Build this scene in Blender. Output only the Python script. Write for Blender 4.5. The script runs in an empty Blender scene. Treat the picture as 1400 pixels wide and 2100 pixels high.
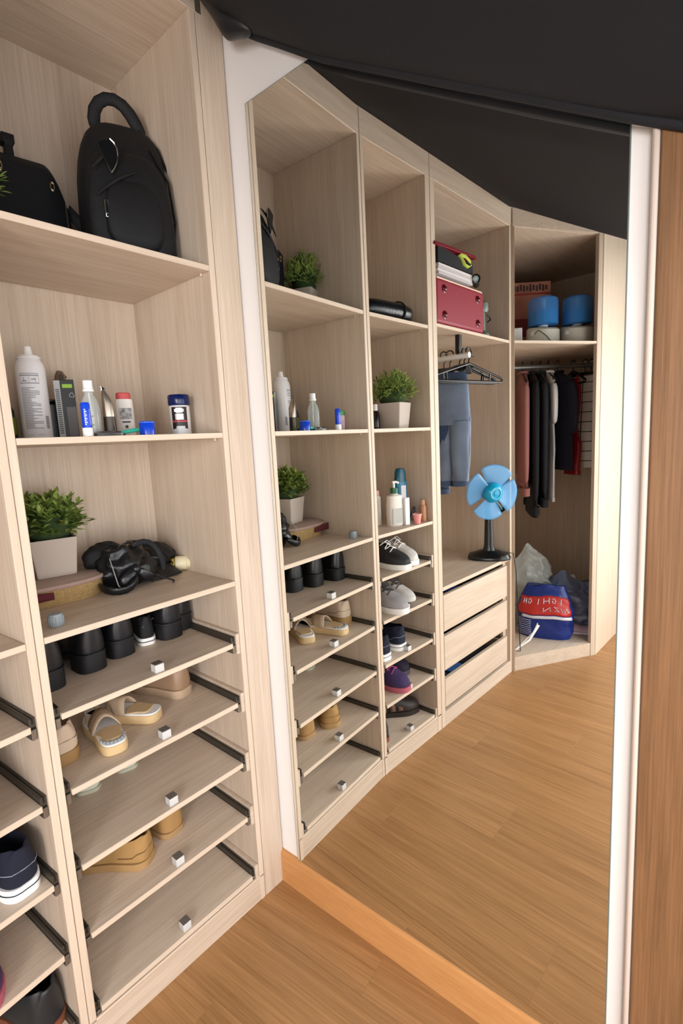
import bpy, bmesh, math, random
from mathutils import Vector, Matrix, noise
sc = bpy.context.scene
COL = sc.collection
PI = math.pi
R = math.radians

# ------------------------------------------------------------------ camera, sky, lights, exposure
cd = bpy.data.cameras.new('camera')
cam = bpy.data.objects.new('camera', cd); COL.objects.link(cam)
cd.sensor_fit = 'VERTICAL'; cd.sensor_height = 36.0
cd.lens = 36.0 * 1033.15 / 2100.0
cd.clip_start = 0.01
YAW, PITCH, ROLL = 0.9516, -0.142, -0.0506
fwd = Vector((math.sin(YAW)*math.cos(PITCH), math.cos(YAW)*math.cos(PITCH), math.sin(PITCH)))
rt = fwd.cross(Vector((0, 0, 1))).normalized(); up = rt.cross(fwd)
c_, s_ = math.cos(ROLL), math.sin(ROLL)
rx = c_*rt + s_*up; ux = -s_*rt + c_*up
m3 = Matrix((rx, ux, -fwd)).transposed()
cam.matrix_world = Matrix.Translation((-0.9514, -0.9844, 1.2679)) @ m3.to_4x4()
sc.camera = cam

w = bpy.data.worlds.new('sky'); sc.world = w; w.use_nodes = True
bg = w.node_tree.nodes['Background']
bg.inputs['Color'].default_value = (0.86, 0.92, 1.0, 1); bg.inputs['Strength'].default_value = 1.0

def area_light(name, loc, target, sx, sy, power, color=(1, 1, 1)):
    l = bpy.data.lights.new(name, 'AREA'); l.shape = 'RECTANGLE'; l.size = sx; l.size_y = sy
    l.energy = power; l.color = color
    o = bpy.data.objects.new(name, l); COL.objects.link(o); o.location = loc
    o.rotation_euler = (Vector(target)-Vector(loc)).to_track_quat('-Z', 'Y').to_euler()
    return o
area_light('window_daylight', (-1.45, -2.12, 1.0), (-1.45, 0.5, 1.0), 2.3, 1.4, 27, (1.0, 0.98, 0.97))
area_light('side_key_light', (-2.80, -1.35, 1.15), (0.0, -0.9, 1.0), 1.2, 1.4, 58, (1.0, 0.98, 0.97))  # added key light from the left; the left wall has no window
area_light('overhead_fill_light', (-1.5, -1.65, 2.5), (-1.3, -0.6, 0.3), 0.7, 0.5, 10, (1.0, 0.93, 0.84))  # added overhead fill; no lamp is built on the ceiling

sc.view_settings.view_transform = 'Standard'; sc.view_settings.look = 'None'
sc.view_settings.gamma = 1.0; sc.view_settings.use_curve_mapping = False
sc.view_settings.exposure = 0.38

# ------------------------------------------------------------------ materials
def lin(h):
    h = h.lstrip('#'); out = []
    for i in (0, 2, 4):
        c = int(h[i:i+2], 16)/255.0
        out.append(c/12.92 if c <= 0.04045 else ((c+0.055)/1.055)**2.4)
    return (*out, 1.0)
MATS = {}
def mat(name, col, rough=0.5, metal=0.0, trans=0.0, ior=1.45, bump=0.0, bscale=60.0, var=0.0, vscale=8.0, spec=0.5, sheen=0.0, alpha=1.0):
    if name in MATS: return MATS[name]
    m = bpy.data.materials.new(name); m.use_nodes = True
    nt = m.node_tree; b = nt.nodes['Principled BSDF']
    c = lin(col)
    b.inputs['Base Color'].default_value = c
    b.inputs['Roughness'].default_value = rough; b.inputs['Metallic'].default_value = metal
    b.inputs['Transmission Weight'].default_value = trans; b.inputs['IOR'].default_value = ior
    b.inputs['Specular IOR Level'].default_value = spec; b.inputs['Alpha'].default_value = alpha
    if sheen: b.inputs['Sheen Weight'].default_value = sheen
    if bump or var:
        tc = nt.nodes.new('ShaderNodeTexCoord')
        if var:
            n = nt.nodes.new('ShaderNodeTexNoise'); n.inputs['Scale'].default_value = vscale; n.inputs['Detail'].default_value = 4
            nt.links.new(tc.outputs['Object'], n.inputs['Vector'])
            r = nt.nodes.new('ShaderNodeValToRGB')
            r.color_ramp.elements[0].position = 0.3; r.color_ramp.elements[1].position = 0.7
            r.color_ramp.elements[0].color = tuple(x*(1-var) for x in c[:3])+(1,)
            r.color_ramp.elements[1].color = tuple(min(1, x*(1+var)) for x in c[:3])+(1,)
            nt.links.new(n.outputs['Fac'], r.inputs['Fac']); nt.links.new(r.outputs['Color'], b.inputs['Base Color'])
        if bump:
            n2 = nt.nodes.new('ShaderNodeTexNoise'); n2.inputs['Scale'].default_value = bscale; n2.inputs['Detail'].default_value = 3
            nt.links.new(tc.outputs['Object'], n2.inputs['Vector'])
            bp = nt.nodes.new('ShaderNodeBump'); bp.inputs['Strength'].default_value = bump; bp.inputs['Distance'].default_value = 0.004
            nt.links.new(n2.outputs['Fac'], bp.inputs['Height']); nt.links.new(bp.outputs['Normal'], b.inputs['Normal'])
    MATS[name] = m; return m

def wood(name, light, dark, axis, rough=0.45, fine=1.0, rnd=0.0):
    """streaky veneer, grain running along axis (0,1,2)"""
    m = bpy.data.materials.new(name); m.use_nodes = True
    nt = m.node_tree; b = nt.nodes['Principled BSDF']; b.inputs['Roughness'].default_value = rough
    b.inputs['Specular IOR Level'].default_value = 0.35
    tc = nt.nodes.new('ShaderNodeTexCoord'); oi = nt.nodes.new('ShaderNodeObjectInfo')
    ad = nt.nodes.new('ShaderNodeVectorMath'); ad.operation = 'ADD'
    mu = nt.nodes.new('ShaderNodeVectorMath'); mu.operation = 'SCALE'; mu.inputs['Scale'].default_value = 7.0
    cx = nt.nodes.new('ShaderNodeCombineXYZ')
    for i in range(3): nt.links.new(oi.outputs['Random'], cx.inputs[i])
    nt.links.new(cx.outputs[0], mu.inputs[0])
    nt.links.new(tc.outputs['Object'], ad.inputs[0]); nt.links.new(mu.outputs[0], ad.inputs[1])
    def layer(across, along, detail, dist):
        mp = nt.nodes.new('ShaderNodeMapping'); s = [across]*3; s[axis] = along
        mp.inputs['Scale'].default_value = s
        nt.links.new(ad.outputs[0], mp.inputs['Vector'])
        n = nt.nodes.new('ShaderNodeTexNoise'); n.inputs['Scale'].default_value = 1.0
        n.inputs['Detail'].default_value = detail; n.inputs['Distortion'].default_value = dist
        n.inputs['Roughness'].default_value = 0.65
        nt.links.new(mp.outputs[0], n.inputs['Vector']); return n
    a = layer(240*fine, 5*fine, 5, 0.2); c = layer(34*fine, 1.4*fine, 4, 0.7)
    mx = nt.nodes.new('ShaderNodeMix'); mx.data_type = 'FLOAT'; mx.inputs['Factor'].default_value = 0.45
    nt.links.new(a.outputs['Fac'], mx.inputs['A']); nt.links.new(c.outputs['Fac'], mx.inputs['B'])
    r = nt.nodes.new('ShaderNodeValToRGB'); e = r.color_ramp.elements
    e[0].position = 0.33; e[0].color = lin(dark); e[1].position = 0.62; e[1].color = lin(light)
    nt.links.new(mx.outputs[0], r.inputs['Fac'])
    out = r.outputs['Color']
    if rnd:
        hs = nt.nodes.new('ShaderNodeHueSaturation')
        mr = nt.nodes.new('ShaderNodeMapRange'); mr.inputs['To Min'].default_value = 1-rnd; mr.inputs['To Max'].default_value = 1+rnd
        nt.links.new(oi.outputs['Random'], mr.inputs['Value']); nt.links.new(mr.outputs[0], hs.inputs['Value'])
        nt.links.new(out, hs.inputs['Color']); out = hs.outputs['Color']
    nt.links.new(out, b.inputs['Base Color'])
    bp = nt.nodes.new('ShaderNodeBump'); bp.inputs['Strength'].default_value = 0.12; bp.inputs['Distance'].default_value = 0.001
    nt.links.new(a.outputs['Fac'], bp.inputs['Height']); nt.links.new(bp.outputs['Normal'], b.inputs['Normal'])
    return m
WL, WD = '#d6c5b3', '#bba893'
WZ = wood('pale_veneer_vertical', WL, WD, 2)
WX = wood('pale_veneer_lengthwise', WL, WD, 0)
WE = wood('pale_edge_banding', '#d9c7b3', '#cab7a2', 0)
WEZ = wood('pale_edge_banding_vertical', '#d9c7b3', '#cab7a2', 2)
FLOORW = wood('oak_laminate', '#b08457', '#89623c', 1, 0.38, 1.0, 0.03)
BASEW = wood('oak_skirting', '#cc965f', '#b8804c', 1, 0.4)
DOORW = wood('brown_door_veneer', '#8a6545', '#684a30', 2, 0.42, 1.3)

M_WALL = mat('white_paint', '#efedec', 0.75, bump=0.05, bscale=90)
M_MIRROR = mat('silvered_glass', '#f4f7f5', 0.0, 1.0)
M_MEDGE = mat('mirror_edge_glass', '#6f7d76', 0.2, 0.3)
M_CLOTH = mat('black_canvas', '#1e2026', 0.9, bump=0.15, bscale=500, var=0.06, vscale=3)
M_RAIL = mat('dark_steel_rail', '#5a564f', 0.38, 0.75)
M_RAILD = mat('rail_groove', '#1d1c1a', 0.5, 0.4)
M_RAILE = mat('bright_steel_rail_end', '#8f8a81', 0.35, 0.8)
M_ACR = mat('clear_acrylic', '#f2f3f2', 0.12, trans=0.35, ior=1.45)
M_KTOP = mat('brushed_grey_cap', '#8b8a86', 0.35, 0.6)
M_WHITEP = mat('white_plastic', '#f1f0ee', 0.35)
M_BLACKP = mat('black_plastic', '#121214', 0.28)
M_GAP = mat('dark_joint', '#4a3c2e', 0.9)

# ------------------------------------------------------------------ mesh building
class MB:
    def __init__(s): s.v = []; s.f = []; s.mi = []; s.m = 0; s.M = None
    def add(s, vs, fs):
        o = len(s.v)
        for p in vs:
            p = Vector(p); s.v.append(tuple(s.M @ p) if s.M is not None else tuple(p))
        for f in fs: s.f.append(tuple(i+o for i in f)); s.mi.append(s.m)
        return s
    def box(s, x0, y0, z0, x1, y1, z1):
        return s.add([(x0,y0,z0),(x1,y0,z0),(x1,y1,z0),(x0,y1,z0),(x0,y0,z1),(x1,y0,z1),(x1,y1,z1),(x0,y1,z1)],
                     [(0,3,2,1),(4,5,6,7),(0,1,5,4),(1,2,6,5),(2,3,7,6),(3,0,4,7)])
    def cbox(s, c, d): return s.box(c[0]-d[0]/2,c[1]-d[1]/2,c[2]-d[2]/2,c[0]+d[0]/2,c[1]+d[1]/2,c[2]+d[2]/2)
    def loft(s, rings, cap=True, closed=False):
        n = len(rings[0]); vs = [p for r in rings for p in r]; fs = []
        K = len(rings)
        for k in range(K if closed else K-1):
            a = k*n; b = ((k+1) % K)*n
            for i in range(n):
                j = (i+1) % n; fs.append((a+i, a+j, b+j, b+i))
        if cap and not closed:
            fs.append(tuple(range(n-1, -1, -1))); fs.append(tuple((K-1)*n+i for i in range(n)))
        return s.add(vs, fs)
    def lathe(s, prof, cx=0, cy=0, n=24):
        return s.loft([[(cx+r*math.cos(2*PI*i/n), cy+r*math.sin(2*PI*i/n), z) for i in range(n)] for r, z in prof])
    def tube(s, pts, r, n=8, closed=False, rfun=None):
        pts = [Vector(p) for p in pts]; K = len(pts); rings = []; ref = None
        for k in range(K):
            if closed: t = pts[(k+1) % K]-pts[k-1]
            else: t = pts[min(k+1, K-1)]-pts[max(k-1, 0)]
            t.normalize()
            if ref is None:
                ref = Vector((0, 0, 1)) if abs(t.z) < 0.9 else Vector((1, 0, 0))
            a = (ref-t*ref.dot(t))
            if a.length < 1e-5: a = t.orthogonal()
            a.normalize(); b = t.cross(a); ref = a
            rr = rfun(k/(K-1)) if rfun else r
            if isinstance(rr, tuple): ra, rb = rr
            else: ra = rb = rr
            rings.append([tuple(pts[k]+a*ra*math.cos(2*PI*i/n)+b*rb*math.sin(2*PI*i/n)) for i in range(n)])
        return s.loft(rings, True, closed)
    def prism(s, poly, z0, z1):
        n = len(poly)
        return s.add([(x, y, z0) for x, y in poly]+[(x, y, z1) for x, y in poly],
                     [tuple(range(n-1, -1, -1)), tuple(range(n, 2*n))]+[(i, (i+1) % n, n+(i+1) % n, n+i) for i in range(n)])
    def grid(s, fn, nu, nv):
        vs = [fn(i/nu, j/nv) for j in range(nv+1) for i in range(nu+1)]
        return s.add(vs, [(j*(nu+1)+i, j*(nu+1)+i+1, (j+1)*(nu+1)+i+1, (j+1)*(nu+1)+i) for j in range(nv) for i in range(nu)])
    def arc(s, r, a0, a1, z0, z1, n=10, cx=0, cy=0, t=0.0006):
        """thin patch wrapped on a cylinder wall"""
        def fn(u, v): a = a0+(a1-a0)*u; return (cx+(r+t)*math.cos(a), cy+(r+t)*math.sin(a), z0+(z1-z0)*v)
        return s.grid(fn, n, 1)
    def sphere(s, c, r, n=12, sz=1.0, m=8):
        rings = []
        for k in range(m+1):
            a = -PI/2+PI*k/m; rr = max(r*math.cos(a), 1e-4)
            rings.append([(c[0]+rr*math.cos(2*PI*i/n), c[1]+rr*math.sin(2*PI*i/n), c[2]+sz*r*math.sin(a)) for i in range(n)])
        return s.loft(rings)
    def build(s, name, mats, parent=None, smooth=True, bevel=0, sub=0, solid=0, ang=38, seg=2):
        me = bpy.data.meshes.new(name); me.from_pydata(s.v, [], s.f)
        if not isinstance(mats, (list, tuple)): mats = [mats]
        for m in mats: me.materials.append(m)
        me.polygons.foreach_set('material_index', s.mi)
        if smooth:
            me.polygons.foreach_set('use_smooth', [True]*len(me.polygons))
            if not sub: me.set_sharp_from_angle(angle=R(ang))
        bm = bmesh.new(); bm.from_mesh(me); bmesh.ops.recalc_face_normals(bm, faces=bm.faces); bm.to_mesh(me); bm.free()
        o = bpy.data.objects.new(name, me); COL.objects.link(o)
        if parent is not None: o.parent = parent
        if solid:
            d = o.modifiers.new('solid', 'SOLIDIFY'); d.thickness = solid; d.offset = 0
        if bevel:
            d = o.modifiers.new('bevel', 'BEVEL'); d.width = bevel; d.segments = seg; d.limit_method = 'ANGLE'
        if sub:
            d = o.modifiers.new('sub', 'SUBSURF'); d.levels = sub; d.render_levels = sub
        return o

def thing(name, label, cat, loc=(0, 0, 0), rz=0, group=None):
    o = bpy.data.objects.new(name, None); COL.objects.link(o); o.empty_display_size = 0.05
    o.location = loc; o.rotation_euler = (0, 0, rz)
    o['label'] = label; o['category'] = cat
    if group: o['group'] = group
    return o
def tag(o, label, cat, group=None):
    o['label'] = label; o['category'] = cat
    if group: o['group'] = group
    return o
def struct(o, label=None, cat=None):
    o['kind'] = 'structure'
    if label: o['label'] = label; o['category'] = cat
    return o
def dup(root, loc, rz, label=None, group=None):
    def cp(o, par):
        c = o.copy(); COL.objects.link(c); c.parent = par
        for ch in list(o.children): cp(ch, c)
        return c
    r = cp(root, None); r.location = loc; r.rotation_euler = (0, 0, rz)
    if label: r['label'] = label
    if group: r['group'] = group
    return r
def stretch(t, sx, sy, sz):
    for o in t.children_recursive:
        if o.type == 'MESH':
            for v in o.data.vertices: v.co.x *= sx; v.co.y *= sy; v.co.z *= sz
def lerp(tab, t):
    for (a, x), (b, y) in zip(tab, tab[1:]):
        if t <= b: return x+(y-x)*(t-a)/(b-a) if b > a else y
    return tab[-1][1]
def nz(x, y, z, s=1.0): return noise.noise(Vector((x*s, y*s, z*s)))

# ------------------------------------------------------------------ room shell
A1 = 0.0715                                    # the mirror wall leans slightly off square
wa = -math.atan(A1)
def empty_struct(name, loc, rz, label, cat):
    o = bpy.data.objects.new(name, None); COL.objects.link(o); o.location = loc; o.rotation_euler = (0, 0, rz)
    return struct(o, label, cat)
fl = MB().box(-3.0, -2.35, -0.05, 0.3, 0.6, -0.006).build('floor', M_GAP, smooth=False)
struct(fl, 'warm oak laminate floor laid in long planks', 'floor')
PW, PL = 0.19, 0.9
pm = MB().box(-PW/2+.00015, -PL/2+.00015, -0.008, PW/2-.00015, PL/2-.00015, 0.0)
plank0 = None
random.seed(4)
for i in range(17):
    off = (i*0.31) % PL
    for k in range(-1, 4):
        x = -3.0+PW*(i+0.5); y = -2.35+off+PL*(k+0.5)
        if y-PL/2 > 0.2 or y+PL/2 < -2.35: continue
        if plank0 is None:
            plank0 = pm.build('plank', FLOORW, fl, smooth=False, bevel=0.0003, seg=1); o = plank0
        else:
            o = plank0.copy(); COL.objects.link(o); o.parent = fl
        o.location = (x, y, 0)

wr = struct(MB().box(0, -2.4, 0, 0.12, 0.7, 2.62).build('wall_right', M_WALL, smooth=False), 'white painted wall that carries the large mirror', 'wall')
wr.rotation_euler = (0, 0, wa)
struct(MB().box(-3.0, 0.53, 0, 0.1, 0.65, 2.62).build('wall_back', M_WALL, smooth=False))
struct(MB().box(-3.1, -2.35, 0, -2.83, 0.65, 2.62).build('wall_left', M_WALL, smooth=False))
struct(MB().box(-3.0, -2.35, 2.6, 0.3, 0.65, 2.7).build('ceiling', M_WALL, smooth=False))
wf = MB(); wf.box(-3.0, -2.35, 0, -2.65, -2.25, 2.62); wf.box(-0.25, -2.35, 0, 0.0, -2.25, 2.62)
wf.box(-2.65, -2.35, 0, -0.25, -2.25, 0.28); wf.box(-2.65, -2.35, 2.25, -0.25, -2.25, 2.62)
struct(wf.build('wall_front', M_WALL, smooth=False))
win = MB()
for x0, x1 in ((-2.65, -2.60), (-0.30, -0.25), (-1.475, -1.425)): win.box(x0, -2.34, 0.28, x1, -2.29, 2.25)
win.box(-2.65, -2.34, 0.28, -0.25, -2.29, 0.33); win.box(-2.65, -2.34, 2.20, -0.25, -2.29, 2.25)
struct(win.build('window_1', M_WHITEP, smooth=False))
# skirting under the mirror, with a rounded top edge
bb = MB(); bb.M = Matrix.Rotation(wa, 4, 'Z')
prof = [(0.0, 0.0), (-0.012, 0.0), (-0.012, 0.088), (-0.0095, 0.0945), (-0.005, 0.0972), (0.0, 0.0972)]
bb.loft([[(x, y, z) for x, z in prof] for y in (-0.918, -0.032)])
struct(bb.build('baseboard_right', BASEW, ang=50), 'orange oak skirting board under the mirror', 'baseboard')
# brown door casing and door past the mirror
dt = thing('door_1', 'brown wood door casing right of the mirror', 'door', (0, 0, 0), wa)
del dt['label'], dt['category']; dt['kind'] = 'structure'
MB().box(-0.020, -1.02, 0, -0.0005, -0.929, 2.08).build('door_casing', DOORW, dt, bevel=0.003)
MB().box(-0.006, -1.95, 0.005, -0.0005, -1.024, 2.04).build('door_panel', DOORW, dt, bevel=0.002)
MB().box(-0.0205, -0.9285, 0, -0.0005, -0.9185, 2.08).build('shaded_edge_strip', mat('beige_edge_shade', '#c9bbb0', 0.7), dt, bevel=0.004)  # beige tone paints the shade on the wall edge beside the casing
# mirror
mr = thing('wall_mirror', 'large frameless wall mirror above the oak skirting reflecting the wardrobes', 'mirror', (0, 0, 0), wa)
MB().box(-0.0052, -0.891, 0.0985, -0.0010, -0.1025, 2.041).build('backing_glass', M_MEDGE, mr, smooth=False)
MB().add([(-0.0056, -0.8895, 0.1), (-0.0056, -0.104, 0.1), (-0.0056, -0.104, 2.0395), (-0.0056, -0.8895, 2.0395),
          (-0.0054, -0.8895, 0.1), (-0.0054, -0.104, 0.1), (-0.0054, -0.104, 2.0395), (-0.0054, -0.8895, 2.0395)],
         [(0,1,2,3),(7,6,5,4),(0,4,5,1),(1,5,6,2),(2,6,7,3),(3,7,4,0)]).build('mirror_face', M_MIRROR, mr, smooth=False)

# ------------------------------------------------------------------ cabinets
ZT = 2.222; ZF = 2.306; BT = 0.0125
S1, S2, S3 = 1.6875, 1.30, 0.9244
DZ = [0.7648, 0.6019, 0.4312, 0.2712, 0.0912]
def board(p, name, x0, y0, z0, x1, y1, z1, m=None):
    return MB().box(x0, y0, z0, x1, y1, z1).build(name, m or WX, p, smooth=False, bevel=0.0008, seg=1)
def front_edge(p, x0, x1, z0, z1, y=0.0):
    return board(p, 'edge_band', x0, y-0.0012, z0, x1, y+0.0003, z1, WE)
def slide(p, xa, xb, z, d, inner):
    """ball-bearing slide between tray edge and cabinet side; inner = +1 if the tray lies at larger x"""
    g = MB()
    g.m = 0; g.box(xa, 0.006, z-0.006, xb, d, z+0.013)
    xm = (xa+xb)/2
    g.m = 1; g.box(xm-0.0015, 0.0045, z+0.0015, xm+0.0015, d, z+0.0138); g.box(xa+.001, 0.005, z-0.0085, xb-.001, d, z-0.006)
    g.m = 2; g.box(xa+0.0012, 0.003, z-0.030, xb-0.0012, d-0.02, z-0.0085)
    return g.build('slide_rail', [M_RAIL, M_RAILD, M_RAILE], p, smooth=False, bevel=0.0008, seg=1)
def knob(tray, x, y, z):
    k = MB(); k.box(x-0.011, y-0.011, z, x+0.011, y+0.011, z+0.019).build('knob', M_ACR, tray, bevel=0.0015)
    t = MB(); t.box(x-0.0105, y-0.0105, z+0.0192, x+0.0105, y+0.0105, z+0.0205)
    t.build('knob_cap', M_KTOP, tray, smooth=False)
def shelf_cabinet(label, loc, rz, W, PLt, PRt, spl, spr, depth=0.37, filler=0, group=None):
    c = thing('shelf_cabinet', label, 'cabinet', loc, rz, group)
    board(c, 'side_panel', -PLt, 0, 0, 0, depth, ZT, WZ); board(c, 'side_panel', W, 0, 0, W+PRt, depth, ZT, WZ)
    board(c, 'side_edge_band', -PLt+.0006, -0.0012, 0, -0.0003, 0.0003, ZT, WEZ); board(c, 'side_edge_band', W+.0003, -0.0012, 0, W+PRt-.0006, 0.0003, ZT, WEZ)
    board(c, 'back_panel', -PLt, depth, 0.02, W+PRt, depth+0.008, ZT, WZ)
    board(c, 'top_panel', -PLt, 0, ZT, W+PRt, depth+0.008, ZT+0.018, WX)
    board(c, 'fascia', -PLt, -0.001, ZT+0.001, W+PRt+(filler and 0.018), 0.017, ZF, WX)
    for z in (S1, S2, S3):
        sh = board(c, 'shelf', 0.0006, 0.001, z-BT, W-0.0006, depth-0.002, z, WX); front_edge(sh, 0.0006, W-0.0006, z-BT, z, 0.001)
        for px_ in (0.004, W-0.004):
            MB().lathe([(0.0001, z-BT-0.006), (0.003, z-BT-0.006), (0.003, z-BT-0.0002), (0.0001, z-BT-0.0002)], px_, 0.03, 8).build('shelf_pin', WE, sh)
    lx = 0.0125+(0.011 if spl else 0); rx_ = 0.0125+(0.011 if spr else 0)
    td = 0.335
    for z in DZ:
        t = board(c, 'pull_out_tray', lx, 0.0, z-BT, W-rx_, td, z, WX); front_edge(t, lx, W-rx_, z-BT, z)
        knob(t, W*0.5+0.002, 0.016, z)
        slide(t, lx-0.0118, lx-0.0004, z, td, 1); slide(t, W-rx_+0.0004, W-rx_+0.0118, z, td, -1)
        if spl: board(c, 'spacer_batten', 0.0004, 0.002, z-0.034, 0.0108, depth-0.01, z+0.02, WX)
        if spr: board(c, 'spacer_batten', W-0.0108, 0.002, z-0.034, W-0.0004, depth-0.01, z+0.02, WX)
    board(c, 'bottom_panel', 0, 0.02, 0.045, W, depth, 0.058, WX)
    pl_ = board(c, 'plinth', -PLt+.0008, 0.0, 0.0, W+PRt, 0.016, 0.0735, WX); front_edge(pl_, -PLt, W+PRt, 0.0685, 0.0740, 0.0)
    if filler:
        board(c, 'filler_panel', W+PRt+0.0014, -0.001, 0, W+PRt+filler, 0.018, ZT+0.04, WZ)
        board(c, 'joint_shadow', W+PRt+0.0001, 0.003, 0, W+PRt+0.0013, 0.018, ZT+0.04, M_GAP)
    return c
X1, Y1 = -0.5404, 0.0156
R1 = math.atan2(-0.0298-0.0156, -0.0946+0.5404); W1 = math.hypot(0.4458, 0.0454)
c1 = shelf_cabinet('tall pale wood shelf cabinet next to the mirror wall, backpack on its top shelf', (X1, Y1, 0), R1, W1, 0.0150, 0.0155, False, True, filler=0.072)
c2 = shelf_cabinet('pale wood shelf cabinet at the left picture edge, holding navy and black sneakers', (-0.9216, 0.016, 0), 0, 0.3504, 0.0300, 0.0150, True, False)
def L1(x, y, z=0.0):                                   # cabinet 1 local -> world
    return (X1+x*math.cos(R1)-y*math.sin(R1), Y1+x*math.sin(R1)+y*math.cos(R1), z)

# hanging wardrobe with three drawers
HW = 0.639
c3 = thing('drawer_wardrobe', 'pale wood wardrobe section with three drawers, a fan and jeans, seen in the mirror', 'wardrobe', (-1.622, 0.016, 0), 0)
board(c3, 'side_panel', -0.022, 0, 0, 0, 0.5, ZT, WZ); board(c3, 'side_panel', HW, 0, 0, HW+0.029, 0.5, ZT, WZ)
board(c3, 'side_edge_band', -0.0215, -0.0012, 0, -0.0004, 0.0003, ZT, WEZ); board(c3, 'side_edge_band', HW+.0004, -0.0012, 0, HW+0.0284, 0.0003, ZT, WEZ)
board(c3, 'back_panel', -0.022, 0.5, 0.02, HW+0.029, 0.508, ZT, WZ)
board(c3, 'top_panel', -0.022, 0, ZT, HW+0.029, 0.508, ZT+0.018)
board(c3, 'fascia', -0.022, -0.001, ZT+0.001, HW+0.029, 0.017, ZF)
sh = board(c3, 'shelf', 0.0005, 0.001, 1.6905, HW-0.0005, 0.498, 1.703); front_edge(sh, 0.0005, HW-0.0005, 1.6905, 1.703, 0.001)
dk = board(c3, 'desk_top', 0.0005, 0.0, 0.613, HW-0.0005, 0.498, 0.6294); front_edge(dk, 0.0005, HW-0.0005, 0.613, 0.6294)
DW0, DW1 = 0.036, HW-0.004
for k, (z0, z1) in enumerate(((0.432, 0.592), (0.256, 0.410), (0.084, 0.216))):
    d = board(c3, 'drawer', DW0, -0.0005, z0, DW1, 0.016, z1, WX)
    b = MB(); b.box(DW0+.01, 0.017, z0+.012, DW0+.022, 0.46, z1-.02); b.box(DW1-.022, 0.017, z0+.012, DW1-.01, 0.46, z1-.02)
    b.box(DW0+.01, 0.448, z0+.012, DW1-.01, 0.46, z1-.02); b.box(DW0+.01, 0.017, z0+.006, DW1-.01, 0.46, z0+.012)
    b.build('drawer_box', WX, d, smooth=False)
board(c3, 'stile', 0.0005, 0.022, 0.06, 0.034, 0.038, 0.612, WZ)
board(c3, 'plinth', -0.0212, -0.001, 0, HW+0.0, 0.016, 0.066, WX)
rod = MB(); rod.tube([(0.407, -0.012, 1.60), (0.407, 0.44, 1.60)], 0.0125, 16); rod.build('hanging_rod', M_WHITEP, c3)
for yb in (0.03, 0.40): MB().box(0.395, yb, 1.612, 0.419, yb+0.02, 1.69).build('rod_bracket', M_BLACKP, c3, bevel=0.002)
hk = MB(); hk.tube([(0.0005, 0.19, 1.655), (0.012, 0.19, 1.655), (0.022, 0.19, 1.648), (0.026, 0.19, 1.66), (0.022, 0.19, 1.672)], 0.0016, 6)
hk.build('wire_hook', M_KTOP, c3)

# corner unit with a diagonal front
P0 = (-1.6455, 0.010); P1 = (-2.105, -0.255)
cu = thing('corner_wardrobe', 'pale wood corner wardrobe with diagonal front and clothes on a rod, seen in the mirror', 'wardrobe', (0, 0, 0), 0)
poly = [P0, (-1.6455, 0.5), (-2.75, 0.5), (-2.75, P1[1]+.0145), (P1[0]-.01, P1[1]+.0145)]
dv = Vector((P1[0]-P0[0], P1[1]-P0[1])).normalized(); dn = Vector((-dv.y, dv.x));
if dn.y < 0: dn = -dn
def diag(s, off=0.0): return (P0[0]+dv.x*s+dn.x*off, P0[1]+dv.y*s+dn.y*off)
DL = (Vector(P1)-Vector(P0)).length
def pboard(name, poly, z0, z1, m=WX): return MB().prism(poly, z0, z1).build(name, m, cu, smooth=False, bevel=0.0008, seg=1)
pboard('bottom_panel', poly, 0.058, 0.075); pboard('shelf', poly, 1.692, 1.7048); pboard('top_panel', poly, ZT, ZT+0.018)
def dboard(name, s0, s1, z0, z1, m, a=0.0, b=0.016): return pboard(name, [diag(s0, a), diag(s1, a), diag(s1, b), diag(s0, b)], z0, z1, m)
dboard('plinth', 0.002, DL-0.03, 0, 0.0745, WX); dboard('fascia', 0.0, DL-0.03, ZT+0.001, ZF, WX, -0.0016, 0.016)
dboard('edge_band', 0.001, DL-0.03, 1.692, 1.7048, WE, -0.001, 0.0003)
dboard('stile', DL-0.029, DL, 0, ZF, WZ, -0.002, 0.02)
MB().box(-2.80, P1[1]-0.004, 0, P1[0]+0.002, P1[1]+0.014, ZF).build('end_panel', WEZ, cu, smooth=False, bevel=0.001, seg=1)
MB().box(-2.76, 0.5, 0.02, -1.6455, 0.508, ZT).build('back_panel', WZ, cu, smooth=False)
MB().box(-2.76, -0.24, 0.02, -2.75, 0.508, ZT).build('back_panel', WZ, cu, smooth=False)
MB().box(-1.6452, 0.0, 0.0, -1.6442, 0.5, ZT).build('side_panel', WZ, cu, smooth=False)
MB().box(-2.75, 0.47, 2.13, -1.6455, 0.4995, 2.2215).build('hanging_rail', WX, cu, smooth=False, bevel=0.001, seg=1)
RA = Vector((-2.02, 0.33, 1.635)); RB = Vector((-2.56, -0.13, 1.635)); RDv = (RB-RA).normalized()
rm = MB(); rm.tube([RA, RB], 0.0125, 16); rm.build('hanging_rod', M_KTOP, cu)
for e in (RA, RB): MB().cbox((e.x, e.y, 1.663), (0.02, 0.02, 0.058)).build('rod_bracket', M_KTOP, cu, bevel=0.002)

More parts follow.
